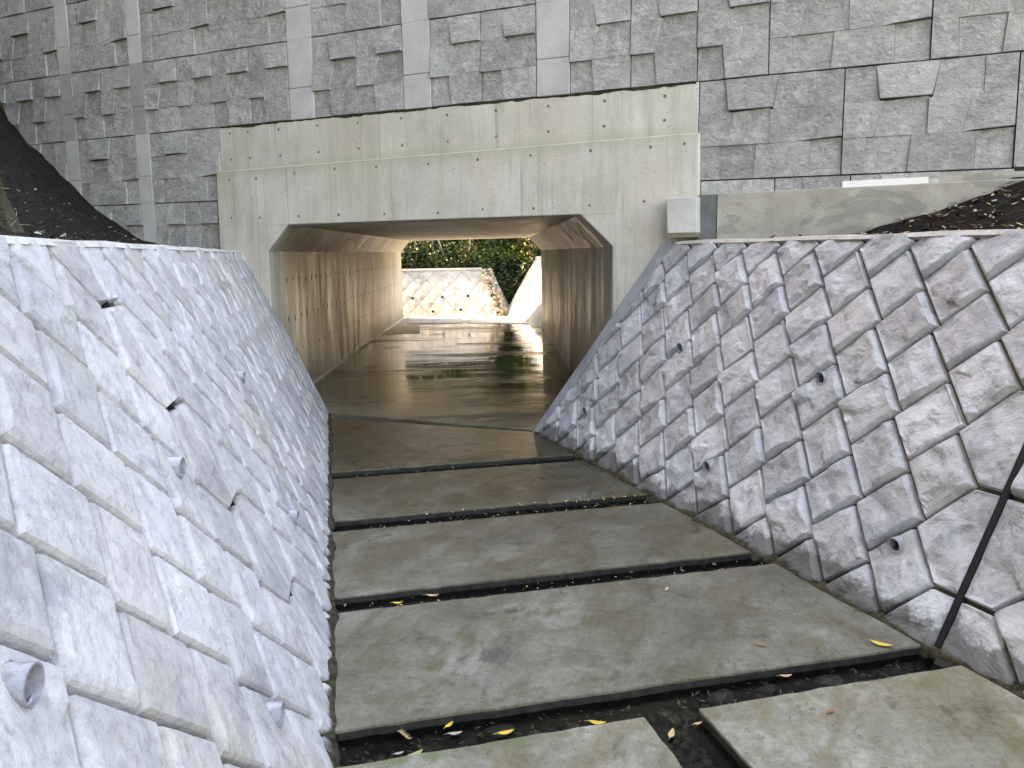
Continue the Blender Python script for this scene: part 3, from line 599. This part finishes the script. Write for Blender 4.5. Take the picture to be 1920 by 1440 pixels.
a,b=pq(edges[2][0]); c,d=pq(edges[1][1]); slab([a,b,d,c],'third slab from the culvert mouth, grey with faint brown stains')
a,b=pq(edges[3][0]); c,d=pq(edges[2][1]); slab([a,b,d,c],'widest slab, pale grey with olive stains and dark scuff marks')
a,_=pq(edges[3][1]); e0=np.array([.449,2.783,0]); g0=np.array([.654,2.831,0]); _,d=pq((1.707,3.112))
sdir=np.array([.2455,-.969,0])
def far_down(p,y): return p+sdir*((p[1]-y)/.969)
slab([LF(-2.)+np.array([.0,0,0]),far_down(e0,-2.),e0,a],'nearest left slab with green moss along its far edge',1.55)
slab([far_down(g0,-2.),RF(-2.),d,g0],'nearest right slab, pale grey with small dark specks',1.6)
# moss and dirt edges on slabs (own small sheets of growth)
bed=[LF(10),RF(10),RF(-6),LF(-6)]
m=MB(); m.add([(-3.2,9.5,-.13),(3.6,8.0,-.13),(6,-6,-.13),(-1.8,-6,-.13)],[(0,1,2,3)]); tag(m.obj('stream_bed','bed'),kind='structure')
m=MB(); m.add([(-3.0,9.1,-.040),(2.6,6.6,-.040),(5,-5,-.040),(-1.2,-5,-.040)],[(0,1,2,3)]); tag(m.obj('water','water'),kind='structure')
# pebbles in the gaps: uncountable gravel
def rock(m,c,r,sq=.6,tone=1.,idx=0,seed=0,lv=1):
    bm=bmesh.new(); bmesh.ops.create_icosphere(bm,subdivisions=lv,radius=1)
    ax=rng.uniform(.7,1.3,3); an=rng.uniform(0,6.28); ca,sa=math.cos(an),math.sin(an)
    vs=[]
    for v in bm.verts:
        p=np.array(v.co)*ax; p*=1+.22*float(vn(p[0]*1.7+seed,p[1]*1.7,p[2]*1.7)); p=np.array([ca*p[0]-sa*p[1],sa*p[0]+ca*p[1],p[2]*sq]); vs.append(p*r+c)
    m.add(vs,[tuple(l.index for l in f.verts) for f in bm.faces],idx,tone); bm.free()
m=MB()
def gap_pts(e,n,w=.2):
    L=on_foot(e[0],WL,1);Rr=on_foot(e[0],WR,1); L2=on_foot(e[1],WL,1);R2=on_foot(e[1],WR,1)
    for _ in range(n):
        t=random.random();q=random.uniform(.05,.95); yield (L*(1-t)+Rr*t)*(1-q)+(L2*(1-t)+R2*t)*q
for e,n in zip(edges,(40,60,120,260)):
    for p in gap_pts(e,n): rock(m,np.array([p[0],p[1],-.115]),random.uniform(.008,.035),.55,random.uniform(.5,1.3),0,random.random()*50)
for _ in range(160):
    t=random.random(); p=(e0+g0)/2+sdir*t*1.2+np.array([random.uniform(-.09,.09),0,0]); rock(m,np.array([p[0],p[1],-.115]),random.uniform(.01,.04),.5,random.uniform(.5,1.2),0,random.random()*50)
tag(m.obj('gravel','pebble',smooth=True),'dark wet pebbles lying in the gaps between slabs','gravel',kind='stuff')
for (x,y,r,lab) in ((-.067,2.86,.055,'flat grey stone under water in the front gap, left part'),(.794,3.06,.06,'flat dark stone under water in the front gap, below the wide slab'),(.99,3.13,.035,'small pale stone in the front gap towards the right wall'),(1.25,3.19,.06,'dark stone in the front gap close to the right wall')):
    m=MB(); rock(m,np.array([x,y,-.085]),r,.35,1.5,0,x*9,2); tag(m.obj('bed_stone','pebble',None,(x,y,-.1),smooth=True),lab,'stone')

# ------------------------------------------------------------------ terrain left/right, embankment, hill
SOFT=[(.27,-.02),(.7,.03),(1.19,.11),(1.86,.58),(2.7,1.36),(3.05,1.72),(4,2.3),(30,4)]
STEEP=[(3.05,0),(3.3,.9),(3.8,2.8),(6,10),(8,17),(12,20),(30,22)]  # upper hill is out of view, raised this high to shade the near channel
def peff(u,p): return p+np.clip(.45*(np.asarray(u)+1.5),0,2.0)
def hzL(u,p): return np.interp(p,*zip(*SOFT))+np.interp(peff(u,p),*zip(*STEEP))
def terrain(name,wing,prof,umin,umax,pmax,mats,sgn,offlim,noise_a=.05,matf=None):
    us=np.concatenate([np.arange(umin,9,.12),np.arange(9,umax,.8)]); ps=np.concatenate([np.arange(.21,3.2,.07),np.linspace(3.3,pmax,22)])
    Ug,Pg=np.meshgrid(us,ps,indexing='ij'); ztop=(wing.top(Ug))*CB; hz=hzL(Ug,Pg) if prof is None else np.interp(Pg,*zip(*prof))
    base=wing.O+Ug[...,None]*wing.D-wing.nh*(wing.top(Ug)*SB)[...,None]-wing.nh*Pg[...,None]
    nz=noise_a*(fbm(base[...,0]*1.6,base[...,1]*1.6,3,4)*(.35+Pg*.35).clip(0,3))+.022*fbm(base[...,0]*12,base[...,1]*12,1,3)
    base[...,2]=ztop+hz+nz*np.clip((Pg-.2)*2,0,1)
    n0,n1=Ug.shape; idx=np.arange(n0*n1).reshape(n0,n1)
    f=np.stack([idx[:-1,:-1],idx[1:,:-1],idx[1:,1:],idx[:-1,1:]],-1).reshape(-1,4)
    mi=None
    if matf is not None: pe=peff(Ug,Pg).ravel(); mi=[matf(pe[q[0]],base.reshape(-1,3)[q[0]]) for q in f]
    o=mesh_obj(name,base.reshape(-1,3),f.tolist(),mats,midx=mi,smooth=True)
    bisect(o,Vector(HW(0,offlim,0)),Vector(-NN)); tag(o,kind='structure'); return o
terrain('soil_slope',WL,None,-9,24,30,['soil','slope','hill'],1,-.07,.05,lambda p,b: 0 if p<3.0+.12*float(vn(b[0]*2,b[1]*2)) else 1 if p<4.9 else 2)
PR=[(.27,-.02),(.86,.0),(1.3,.16),(1.8,.40),(3,.75),(6,1.4),(14,2.2),(30,3)]
terrain('soil_bank',WR,PR,-8,24,30,['soil'],-1,-.02,.03)
m=MB()
f0,f1=HW(-40,-.39,0),HW(-1.02,-.39,0); 
def FP(s): return HW(s,0,0)+TD*(DL+(DR-DL)*(s+.724)/3.99) if -2<s<5 else (HW(s,0,0)+TD*(DL if s<0 else DR))
def emb(a,b,z0,z1):
    P=[HW(a,-.46,z0),HW(b,-.46,z0),FP(b)*[1,1,0]+ZZ*z0,FP(a)*[1,1,0]+ZZ*z0]; zm=min(2.55 if a>-20 else .5,z1); zm=max(zm,z0+.02)
    Q=[p*[1,1,0]+ZZ*(z1 if i<2 else zm) for i,p in enumerate(P)]; T3=[P[0]*[1,1,0]+ZZ*z1,P[1]*[1,1,0]+ZZ*z1,(P[2]-TD*3.6)*[1,1,0]+ZZ*z1,(P[3]-TD*3.6)*[1,1,0]+ZZ*z1]
    m.prism(P,[p*[1,1,0]+ZZ*zm for p in P]); m.prism([p*[1,1,0]+ZZ*(zm+.001) for p in P],T3)
emb(-45,-1.01,-.5,5.5); emb(3.56,45,-.5,5.5); emb(-1.01,3.56,2.50,5.5)
tag(m.obj('embankment','soil'),kind='structure')
m=MB(); P=[HW(-45,-1,5.53),HW(45,-1,5.53),(FP(45)-TD*3.9)*[1,1,0]+ZZ*5.53,(FP(-45)-TD*3.9)*[1,1,0]+ZZ*5.53]; m.add(P,[(0,1,2,3)]); tag(m.obj('road','asphalt'),kind='structure')
# general ground to the horizon
m=MB(); m.add([(-600,-600,-.6),(600,-600,-.6),(600,900,-.6),(-600,900,-.6)],[(0,1,2,3)]); tag(m.obj('ground','dryground'),kind='structure')

# ------------------------------------------------------------------ beyond the culvert
m=MB(); m.add([(-7,18.0,.100),(3.6,18,.100),(2.5,30,.226),(-7,30,.226)],[(0,1,2,3)]); tag(m.obj('outlet_floor','outlet'),kind='structure')
for (poly,lab) in (([(-2.62,21.62),(-1.28,21.55),(-1.36,22.6),(-2.78,22.62)],'sunlit slab beyond the culvert, far left'),([(-2.55,20.72),(-1.22,20.55),(-1.28,21.46),(-2.62,21.53)],'sunlit slab just outside the culvert exit on the left'),([(-1.08,21.53),(.10,21.5),(-.15,22.5),(-1.16,22.58)],'sunlit slab beyond the culvert, far right'),([(-1.02,20.5),(.40,20.1),(.12,21.4),(-1.08,21.43)],'sunlit slab just outside the culvert exit on the right')):
    m=MB(); b=[np.array([x,y,.06]) for x,y in poly]; t=[p*[1,1,0]+ZZ*(.118+.0105*(p[1]-18)) for p in b]; m.prism(b,t,0,1.3); tag(m.obj('concrete_slab','pale',None,np.mean(b,0),bevel=.006),lab,'slab','sunlit slabs at the culvert exit')
def far_wall(a,b,ztop,side_n,label,endcut,pipes,coursedir=1):
    """battered block wall with diamond joints"""
    a=np.array(a,float);b=np.array(b,float); D=(b-a);L=np.linalg.norm(D);D/=L; nh=np.array(side_n,float); nh-=D*(nh@D); nh/=np.linalg.norm(nh); n=nh*CB+ZZ*SB; up=ZZ*CB-nh*SB
    P=lambda u,v,h=0.: a+D*u+up*v+n*h
    vt=(ztop-a[2])/CB; root=empty('retaining_wall',tuple(a),label,'retaining wall')
    cut=[(0,-.1),(L,-.1),(L+endcut,vt),(0,vt)]
    m=MB(); f=[P(u,v,-.012) for u,v in cut]; m.prism([p-nh*.35 for p in f],f); m.obj('wall_body','stone_far',root,a,)
    m=MB(); hu,hv=.187,.222
    lim=lambda v: L+endcut*max(v,0)/vt
    for k in range(-1,int(vt/hv)+2):
        for q in range(-1,int(L/hu)+3):
            if (k+q)%2: continue
            cu,cv=q*hu,k*hv; pts=[(cu-hu+.004,cv),(cu,cv+hv-.005),(cu+hu-.004,cv),(cu,cv-hv+.005)]
            cl_=[(min(max(x,.0),lim(y)),min(max(y,-.1),vt-.03)) for x,y in pts]
            xs=[p_[0] for p_ in cl_]; ys=[p_[1] for p_ in cl_]
            if max(xs)-min(xs)<.03 or max(ys)-min(ys)<.03: continue
            cc=np.mean(cl_,0); tn=rng.uniform(.85,1.1); 
            apex=P(cc[0]+random.uniform(-.04,.04),cc[1]+random.uniform(-.04,.04),.007)
            base=[P(x,y,-.012) for x,y in cl_]; rim=[P(x,y,.0) for x,y in cl_]
            m.add(base+rim+[apex],[(i,(i+1)%4,4+(i+1)%4,4+i) for i in range(4)]+[(4+i,4+(i+1)%4,8) for i in range(4)],0,tn)
    m.obj('block_face','stone_far',root,a)
    m=MB(); q=[(0,vt-.03),(L+endcut,vt-.03),(L+endcut,vt+.03),(0,vt+.03)]; f=[P(u,v,.02) for u,v in q]; m.prism([p-nh*.37 for p in f],f); m.obj('coping','coping',root,a)
    for u,v in pipes:
        c=P(u,v,0); m=MB(); K=12; s1=D; s2=ZZ
        r1=[c+nh*.04+s1*.035*math.cos(2*math.pi*i/K)+s2*.035*math.sin(2*math.pi*i/K) for i in range(K)]; r0=[p-nh*.1 for p in r1]
        m.prism(r0,r1); m.obj('weep_pipe','rubber_and_shade',root,a)
far_wall((-6.,22.62,.14),(-.36,22.79,.14),1.41,(-.03,-1,0),'sunlit pale block wall facing the culvert exit',-.40,[(3.35,.58),(4.15,.60),(4.85,.62),(3.9,.18),(4.65,.22)])
far_wall((.78,18.9,.1),(-.20,23.24,.14),1.66,(-1,-.2,0),'brightest sunlit side wall right of the culvert exit',-.62,[])
# rubble spill
rr=empty('rubble_slope',(-.3,23.0,.15),'rough stone spill at the right end of the far sunlit wall','rubble'); m=MB()
for _ in range(230):
    t=random.random(); z=.17+t*1.22; x=-.33-.42*t+random.uniform(-.05,.30)*(1-.3*t); y=22.82+.52*t+random.uniform(-.05,.12)+max(0,x+.3)*.3
    rock(m,np.array([x,y,z]),random.uniform(.035,.08),.8,random.uniform(.6,1.25),0,random.random()*60)
m.obj('rubble_stones','rubble',rr,(-.3,23.0,.15))
m=MB(); m.prism([(-.9,22.95,.1),(-.2,22.93,.1),(.1,23.6,.1),(-1.2,24.2,.1)],[(-1.0,23.5,1.35),(-.72,23.45,1.3),(-.5,23.9,1.3),(-1.3,24.4,1.35)]); m.obj('rubble_core','rubble',rr,(-.3,23.0,.15))
# far hillside
def hz(x,y):
    x=np.asarray(x,float); y=np.asarray(y,float)
    rim=np.interp(x,[-1.1,-.5,.4,1.0],[23.55,23.6,23.7,23.0]); base=np.interp(x,[-1.1,-.35,.3,.95],[1.28,.25,.25,1.6])
    return np.where(y<rim,-.4,base+(y-rim)*.8+.2*fbm(x*.6,y*.6,2,3)*np.clip((y-24)*.4,0,1))
xs=np.concatenate([np.linspace(-26,-4,16),np.linspace(-3.6,3.6,49),np.linspace(4,26,16)]); ysl=np.concatenate([[22.4,22.8],np.arange(23,27,.15),np.linspace(27.3,60,30)]); X,Y=np.meshgrid(xs,ysl,indexing='ij')
Z=hz(X,Y); Z=np.where((X>1.2)&(Y<23.2),1.5,Z)
P=np.stack([X,Y,Z],-1).reshape(-1,3); n0,n1=X.shape; idx=np.arange(n0*n1).reshape(n0,n1)
f=np.stack([idx[:-1,:-1],idx[1:,:-1],idx[1:,1:],idx[:-1,1:]],-1).reshape(-1,4)
tag(mesh_obj('far_hillside',P,f.tolist(),'hill',smooth=True),kind='structure')
def leaves(n,box,size,zf,tonef):
    c=np.stack([rng.uniform(box[0],box[1],n),rng.uniform(box[2],box[3],n)],1); z=zf(c[:,0],c[:,1])
    s=rng.uniform(size[0],size[1],n); a=rng.normal(size=(n,3)); a/=np.linalg.norm(a,axis=1)[:,None]; b=np.cross(a,rng.normal(size=(n,3))); b/=np.linalg.norm(b,axis=1)[:,None]
    C=np.concatenate([c,z[:,None]],1); V=np.stack([C-a*s[:,None],C+b*s[:,None]*.45,C+a*s[:,None],C-b*s[:,None]*.45],1).reshape(-1,3)
    return V,np.arange(n*4).reshape(n,4).tolist(),tonef(C)
def tf(C):
    cl=vn(C[:,0]*1.6,C[:,1]*1.6,C[:,2]*1.6); r=rng.random(len(C)); k=np.clip(.55+cl*.5,.12,1.2)*(.5+.7*r)
    T=np.stack([k,k,k],1); yel=(vn(C[:,0]*.9+9,C[:,1]*.9,C[:,2])>.42)&(r>.5); T[yel]*=[1.7,1.35,.7]; br=(vn(C[:,0]*1.3+30,C[:,1]*1.3,C[:,2])>.5)&(r>.55); T[br]*=[1.5,.8,.8]; return T
V,fc,T=leaves(60000,(-4.5,4,23.65,29.5),(.03,.085),lambda x,y: hz(x,y)+rng.random(len(x))**1.5*(.55+.35*vn(x*1.2,y*1.2)),tf)
mesh_obj('undergrowth',V,fc,'foliage',tone=T); tag(bpy.data.objects['undergrowth'],'dense mixed undergrowth on the hillside beyond the culvert','undergrowth',kind='stuff')
def trunk(x,y,h,r,lean,label,crown=True):
    z=float(hz(np.array([x]),np.array([y]))[0])-.1; root=empty('slim_tree',(x,y,z),label,'tree','slim trees beyond the culvert')
    m=MB(); K=8; n=6; rings=[]
    for i in range(n+1):
        t=i/n; rr_=r*(1-.55*t); c=np.array([x+lean*h*t+.03*math.sin(t*7+x),y+.02*math.cos(t*6),z+h*t]); rings+=[c+rr_*np.array([math.cos(2*math.pi*k/K),math.sin(2*math.pi*k/K),0]) for k in range(K)]
    m.add(rings,[(j*K+k,j*K+(k+1)%K,(j+1)*K+(k+1)%K,(j+1)*K+k) for j in range(n) for k in range(K)]); m.obj('trunk','bark',root,(x,y,z),smooth=True)
    nn=1500; th=rng.normal(size=(nn,3)); th/=np.linalg.norm(th,axis=1)[:,None]; C=np.array([x+lean*h,y,z+h])+th*(rng.random(nn)**.5)[:,None]*[1.1,1.1,.9]+.2*rng.normal(size=(nn,3))
    s=rng.uniform(.05,.10,nn); a=rng.normal(size=(nn,3)); a/=np.linalg.norm(a,axis=1)[:,None]; b=np.cross(a,rng.normal(size=(nn,3))); b/=np.linalg.norm(b,axis=1)[:,None]
    V=np.stack([C-a*s[:,None],C+b*s[:,None]*.5,C+a*s[:,None],C-b*s[:,None]*.5],1).reshape(-1,3)
    mesh_obj('crown',V,np.arange(nn*4).reshape(nn,4).tolist(),'foliage',root,(x,y,z),tone=tf(C))
trunk(-2.62,24.1,2.9,.020,-.05,'thin pale tree stem beyond the culvert, furthest left')
trunk(-2.15,24.2,3.2,.032,-.06,'thicker pale tree stem beyond the culvert, second from left')
trunk(-1.75,24.0,2.8,.022,-.36,'reddish leaning tree stem beyond the culvert, third from left')
trunk(-1.15,24.0,3.0,.018,.03,'thin dark stem beyond the culvert, nearest the rubble')
for x,y,h in ((-4.5,27,6),(3.2,26,6),(6,28,7),(-8,27,7)):
    trunk(x,y,h,.09,.02,'taller tree on the hillside beyond the culvert, hidden behind the road bank')

# ------------------------------------------------------------------ leaves, twigs, grass
def leaf_obj(x,y,z,L,ang,matn,label,group,curl=.3,wd=.4,name='fallen_leaf'):
    n=7; V=[];Fc=[]
    for i in range(n):
        t=i/(n-1); w_=wd*L*math.sin(math.pi*min(1,t*.96+.02))**.8*(1-.25*t)+.001; zz=curl*L*(t-.5)**2*1.6
        V+=[(L*(t-.5),-w_/2,zz+curl*w_*.35),(L*(t-.5),0,zz),(L*(t-.5),w_/2,zz+curl*w_*.35)]
    for i in range(n-1):
        for j in (0,1): a=i*3+j; Fc.append((a,a+1,a+4,a+3))
    b=len(V); V+=[(-L*.5,-.0012,curl*L*.4),(-L*.5,.0012,curl*L*.4),(-L*.78,.0,curl*L*.3)]; Fc.append((b,b+1,b+2))
    ca,sa=math.cos(ang),math.sin(ang); V=[(x+ca*p[0]-sa*p[1],y+sa*p[0]+ca*p[1],z+p[2]) for p in V]
    o=mesh_obj(name,V,Fc,matn,None,(x,y,z)); md=o.modifiers.new('t','SOLIDIFY'); md.thickness=.0012
    return tag(o,label,'leaf',group)
WZ=-.034
G4='leaves in the front gap'
for x,y,L,a,mt,lab in (
 (-.553,2.86,.045,.3,'leaf_olive','olive leaf stuck under the wide slab edge, far left of the front gap'),
 (-.243,2.80,.045,1.0,'leaf_yellow','bright orange-yellow leaf standing in the front gap, left part'),
 (-.218,2.745,.05,.2,'leaf_grey','pale greenish leaf beside the orange-yellow leaf in the front gap'),
 (-.345,2.62,.065,.7,'leaf_olive','light green leaf against the mossy edge of the nearest left slab'),
 (-.041,2.745,.062,.35,'leaf_yellow','yellow leaf floating near the middle of the mossy left slab'),
 (.187,2.965,.058,.2,'leaf_yellow','mottled yellow leaf under the middle of the wide slab edge'),
 (.286,2.80,.062,-.2,'leaf_yellow','crumpled ochre leaf at the right corner of the nearest left slab'),
 (.535,2.72,.060,1.2,'leaf_tan','curled tan leaf in the gap between the two nearest slabs'),
 (-.25,2.90,.06,.4,'leaf_brown','dull pinkish brown leaf under the wide slab, left of centre'),
 (-.44,2.80,.08,-.5,'leaf_red','long red-brown leaf among straw in the front gap'),
 (-.51,2.80,.04,.9,'leaf_red','small red leaf below the olive leaf, far left of the front gap'),
 (.30,3.02,.03,.0,'leaf_tan','tiny beige leaf under the wide slab edge, right of centre'),
 (.642,2.787,.035,.4,'leaf_tan','small tan leaf at the left corner of the nearest right slab'),
 (1.062,3.12,.05,.1,'leaf_tan','tan leaf in the front gap midway to the right wall'),
 (.82,3.12,.07,-.4,'leaf_brown','dark brown leaf under the wide slab on the right'),
 (-.40,2.63,.035,.4,'leaf_grey','small grey leaf beside the light green leaf'),
 (.42,3.02,.04,.8,'leaf_grey','grey leaf under water right of the mottled yellow leaf')):
    leaf_obj(x,y,WZ,L,a,mt,lab,G4)
for x,y,L,a,mt,lab in (
 (-.41,3.985,.065,.0,'leaf_tan','orange-tan leaf in the third gap from the culvert, left part'),
 (-.572,3.90,.05,.1,'leaf_yellow','yellow leaf against the slab edge, left end of the third gap'),
 (-.27,4.18,.05,.3,'leaf_olive','olive leaf under the far edge of the third gap'),
 (-.002,4.14,.05,.3,'leaf_olive','thin green-yellow leaf near the centre of the third gap'),
 (.316,4.33,.045,.2,'leaf_red','small brick red leaf in the third gap, right part'),
 (.657,4.34,.035,.2,'leaf_grey','small whitish leaf in the third gap, far right')):
    leaf_obj(x,y,WZ,L,a,mt,lab,'leaves in the third gap')
for x,y,L,a,mt,lab in (
 (.74,3.928,.045,1.2,'leaf_tan','single pale leaf lying on the far right of the wide slab'),
 (1.02,3.313,.045,-.3,'leaf_brown','small dark curled leaf on the wide slab near its right edge'),
 (1.515,3.30,.085,-.6,'leaf_yellow','long yellow leaf on the right corner of the wide slab'),
 (.64,3.45,.02,.4,'leaf_brown','tiny dark leaf crumb near the middle of the wide slab'),
 (1.11,2.787,.045,.6,'leaf_brown','small brown curled leaf on the nearest right slab')):
    leaf_obj(x,y,.004,L,a,mt,lab,'leaves on the front slabs')
# leaves massed in the second gap near the right wall
def litter(name,pts,size,mats,label,cat):
    V=[];Fc=[];mi=[]
    for x,y,z in pts:
        L=random.uniform(*size); a=random.uniform(0,6.28); t=random.uniform(-.5,.5); w_=L*random.uniform(.25,.5); b=len(V)
        ex=np.array([math.cos(a),math.sin(a),t]); ey=np.array([-math.sin(a),math.cos(a),random.uniform(-.4,.4)]); c=np.array([x,y,z+abs(t)*L*.4])
        V+=[c-ex*L/2,c+ey*w_/2-ex*L*.1,c+ex*L/2,c-ey*w_/2+ex*L*.05]; Fc.append((b,b+1,b+2,b+3)); mi.append(random.randrange(len(mats)))
    o=mesh_obj(name,V,Fc,mats,midx=mi); return tag(o,label,cat,kind='stuff')
pts=[]
for _ in range(170):
    t=random.random()**.7; a=on_foot(edges[1][0],WL,1);b=on_foot(edges[1][0],WR,1); p=a*(.35*(1-t)+t*0)+a*0; q=a+(b-a)*(.25+.73*t); pts.append((q[0]-.005,q[1]-random.uniform(-.01,.07),random.choice([.004,-.05,-.05])))
litter('leaf_litter',pts,(.015,.04),['leaf_yellow','leaf_olive','leaf_tan','leaf_brown'],'small yellow leaves caught along the second gap','leaf litter')
pts=[]
for _ in range(420):
    q=gap_pts(edges[3],1).__next__(); pts.append((q[0],q[1],random.choice([-.056,-.05,-.09])))
litter('leaf_litter',pts[:380],(.008,.032),['leaf_brown','leaf_grey','leaf_tan'],'scraps of dead leaf in the front gap','leaf litter')
pts=[]
for e_,n_ in ((edges[0],60),(edges[1],90),(edges[2],170)):
    for q in gap_pts(e_,n_): pts.append((q[0],q[1],random.choice([-.038,-.036,-.06])))
litter('leaf_litter',pts,(.008,.028),['leaf_brown','leaf_grey','leaf_tan','leaf_olive'],'small scraps of leaf in the narrower gaps behind','leaf litter')
def slope_pts(wing,prof,n,u0,u1,p0,p1,bias=1.,dry=False):
    out=[]
    for _ in range(n):
        u=random.uniform(u0,u1); p=p0+(p1-p0)*random.random()**bias; b=wing.O+u*wing.D-wing.nh*(wing.top(u)*SB)-wing.nh*p
        z=wing.top(u)*CB+(float(hzL(u,p)) if prof is None else np.interp(p,*zip(*prof))); b3=fbm(b[0]*1.6,b[1]*1.6,3,4)*min(3,.35+p*.35)
        a=.05 if wing is WL else .03
        z+=(a*float(b3)+.022*float(fbm(b[0]*12,b[1]*12,1,3)))*min(1,(p-.2)*2)
        if (b-HW(0,0,0))@NN<.02: continue
        if wing is WR and (b-HW(0,0,0))@NN<.12: continue
        if dry and not 3.0<float(peff(u,p))<4.6: continue
        out.append((b[0],b[1],float(z)+.008))
    return out
litter('leaf_litter',slope_pts(WL,None,1000,-1.4,3.5,.27,2.6,1.3)+slope_pts(WL,None,500,3.5,9,.27,1.6,1.),(.02,.065),['leaf_grey','soil','leaf_brown','soil','leaf_grey'],'grey dead leaves scattered on the dark soil slope','leaf litter')
litter('leaf_litter',slope_pts(WR,PR,1400,1.0,5.5,.75,1.9)+slope_pts(WR,PR,500,1.5,6,.35,1.0),(.02,.075),['leaf_brown','leaf_tan','leaf_grey','soil','leaf_grey'],'brown dead leaves on the dark soil bank at right','leaf litter')
# straw and twigs on the right bank
def sticks(name,pts,L,r,mats,label,cat,dirf,kind='stuff'):
    m=MB()
    for x,y,z in pts:
        d=dirf(); l=random.uniform(*L); a=np.array([x,y,z+.01])-d*l/2; b=a+d*l; s=np.cross(d,ZZ); s/=np.linalg.norm(s)+1e-9; u_=np.cross(s,d); rr_=random.uniform(*r); mid=(a+b)/2+s*random.uniform(-.06,.06)*l+ZZ*.01
        R_=lambda c:[c+s*rr_*math.cos(q*2.094)+u_*rr_*math.sin(q*2.094) for q in range(3)]
        m.add(R_(a)+R_(mid)+R_(b),[(j*3+k,j*3+(k+1)%3,(j+1)*3+(k+1)%3,(j+1)*3+k) for j in (0,1) for k in range(3)],random.randrange(len(mats)))
    return tag(m.obj(name,mats),label,cat,kind=kind)
def dU():
    d=U*random.uniform(.6,1)+NN*random.uniform(-.6,.6)+ZZ*random.uniform(-.05,.28); return d/np.linalg.norm(d)
sticks('dry_straw',slope_pts(WR,PR,80,1.0,5.0,.8,1.9),(.05,.2),(.0007,.0016),['leaf_grey','leaf_grey','leaf_brown'],'dry straw and thin twigs on the dark bank beside the beam','straw',dU)
def dA():
    d=rng.normal(size=3)*[1,1,.6]+ZZ*.2; return d/np.linalg.norm(d)
sticks('dry_grass',slope_pts(WL,None,1500,-1.2,5.5,.9,3.3,1.,True),(.05,.16),(.0012,.002),['leaf_grey','leaf_olive'],'wiry netting and dry grass hanging on the steep left slope','dry grass',dA)
# cedar sprigs in the front gap
def sprig(x,y,z,L,ang,label):
    m=MB(); d=np.array([math.cos(ang),math.sin(ang),.1]); s=np.array([-d[1],d[0],0])
    for i in range(26):
        t=i/25; c=np.array([x,y,z])+d*L*(t-.5)
        for sg in (-1,1):
            e=c+(d*.012+s*sg*.014*(1-.4*t)+ZZ*random.uniform(.0,.012)); w_=.0022
            m.add([c-d*w_,c+d*w_,e],[(0,1,2)],0,1)
    m.add([np.array([x,y,z])-d*L/2-s*.003,np.array([x,y,z])+d*L/2-s*.001,np.array([x,y,z])+d*L/2+s*.001,np.array([x,y,z])-d*L/2+s*.003+ZZ*.003],[(0,1,2,3)])
    o=m.obj('cedar_sprig','leaf_tan',None,(x,y,z)); tag(o,label,'twig','dry cedar sprigs')
sprig(-.40,2.745,WZ+.004,.10,-1.0,'spiky tan cedar sprig lying in the open water of the front gap')
sprig(-.455,2.835,WZ+.010,.09,.3,'tan cedar sprig tucked under the wide slab edge at left')
sprig(-.33,2.885,WZ+.012,.10,.15,'tan cedar sprig under the wide slab edge, nearer the middle')
# culvert debris
for x,y,a in ((-1.677,17.788,.2),(-1.628,9.75,.15),(-1.815,10.115,0.),(-2.198,12.799,.1),(-.3,13.6,.4),(-2.3,15.4,.3)):
    z=.011*(y-9)+.006; m=MB(); d=np.array([math.cos(a),math.sin(a),0])
    for k in range(9):
        t=k/9; c=np.array([x,y,z+.004])+d*(.35*t-.05); r=.012*(1-t)+.003; s=np.array([-d[1],d[0],0]); m.add([c-s*r,c+d*.045,c+s*r,c-d*.02+ZZ*r],[(0,1,2,3),(0,1,3),(1,2,3)])
    tag(m.obj('wet_debris','hole',None,(x,y,z)),'dark strand of wet leaf debris on the culvert floor','debris','debris strands on the culvert floor')
# dark dirt lines at the wall feet
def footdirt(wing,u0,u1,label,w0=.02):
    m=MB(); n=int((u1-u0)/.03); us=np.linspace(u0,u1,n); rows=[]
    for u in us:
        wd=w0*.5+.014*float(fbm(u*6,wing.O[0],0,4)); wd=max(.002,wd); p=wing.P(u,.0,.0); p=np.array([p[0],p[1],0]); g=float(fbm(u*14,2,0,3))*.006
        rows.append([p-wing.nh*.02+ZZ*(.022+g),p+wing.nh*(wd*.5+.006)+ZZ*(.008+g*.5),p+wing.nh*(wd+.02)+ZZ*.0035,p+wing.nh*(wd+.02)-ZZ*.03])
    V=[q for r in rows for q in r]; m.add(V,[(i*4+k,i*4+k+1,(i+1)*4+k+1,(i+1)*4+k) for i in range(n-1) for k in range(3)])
    tag(m.obj('dirt_fillet','moss_shade',smooth=True),label,'dirt',kind='stuff')
footdirt(WL,.05,9.3,'dark mossy dirt line along the foot of the left wing wall')
footdirt(WR,.05,8.4,'dark mossy dirt line along the foot of the right wing wall')
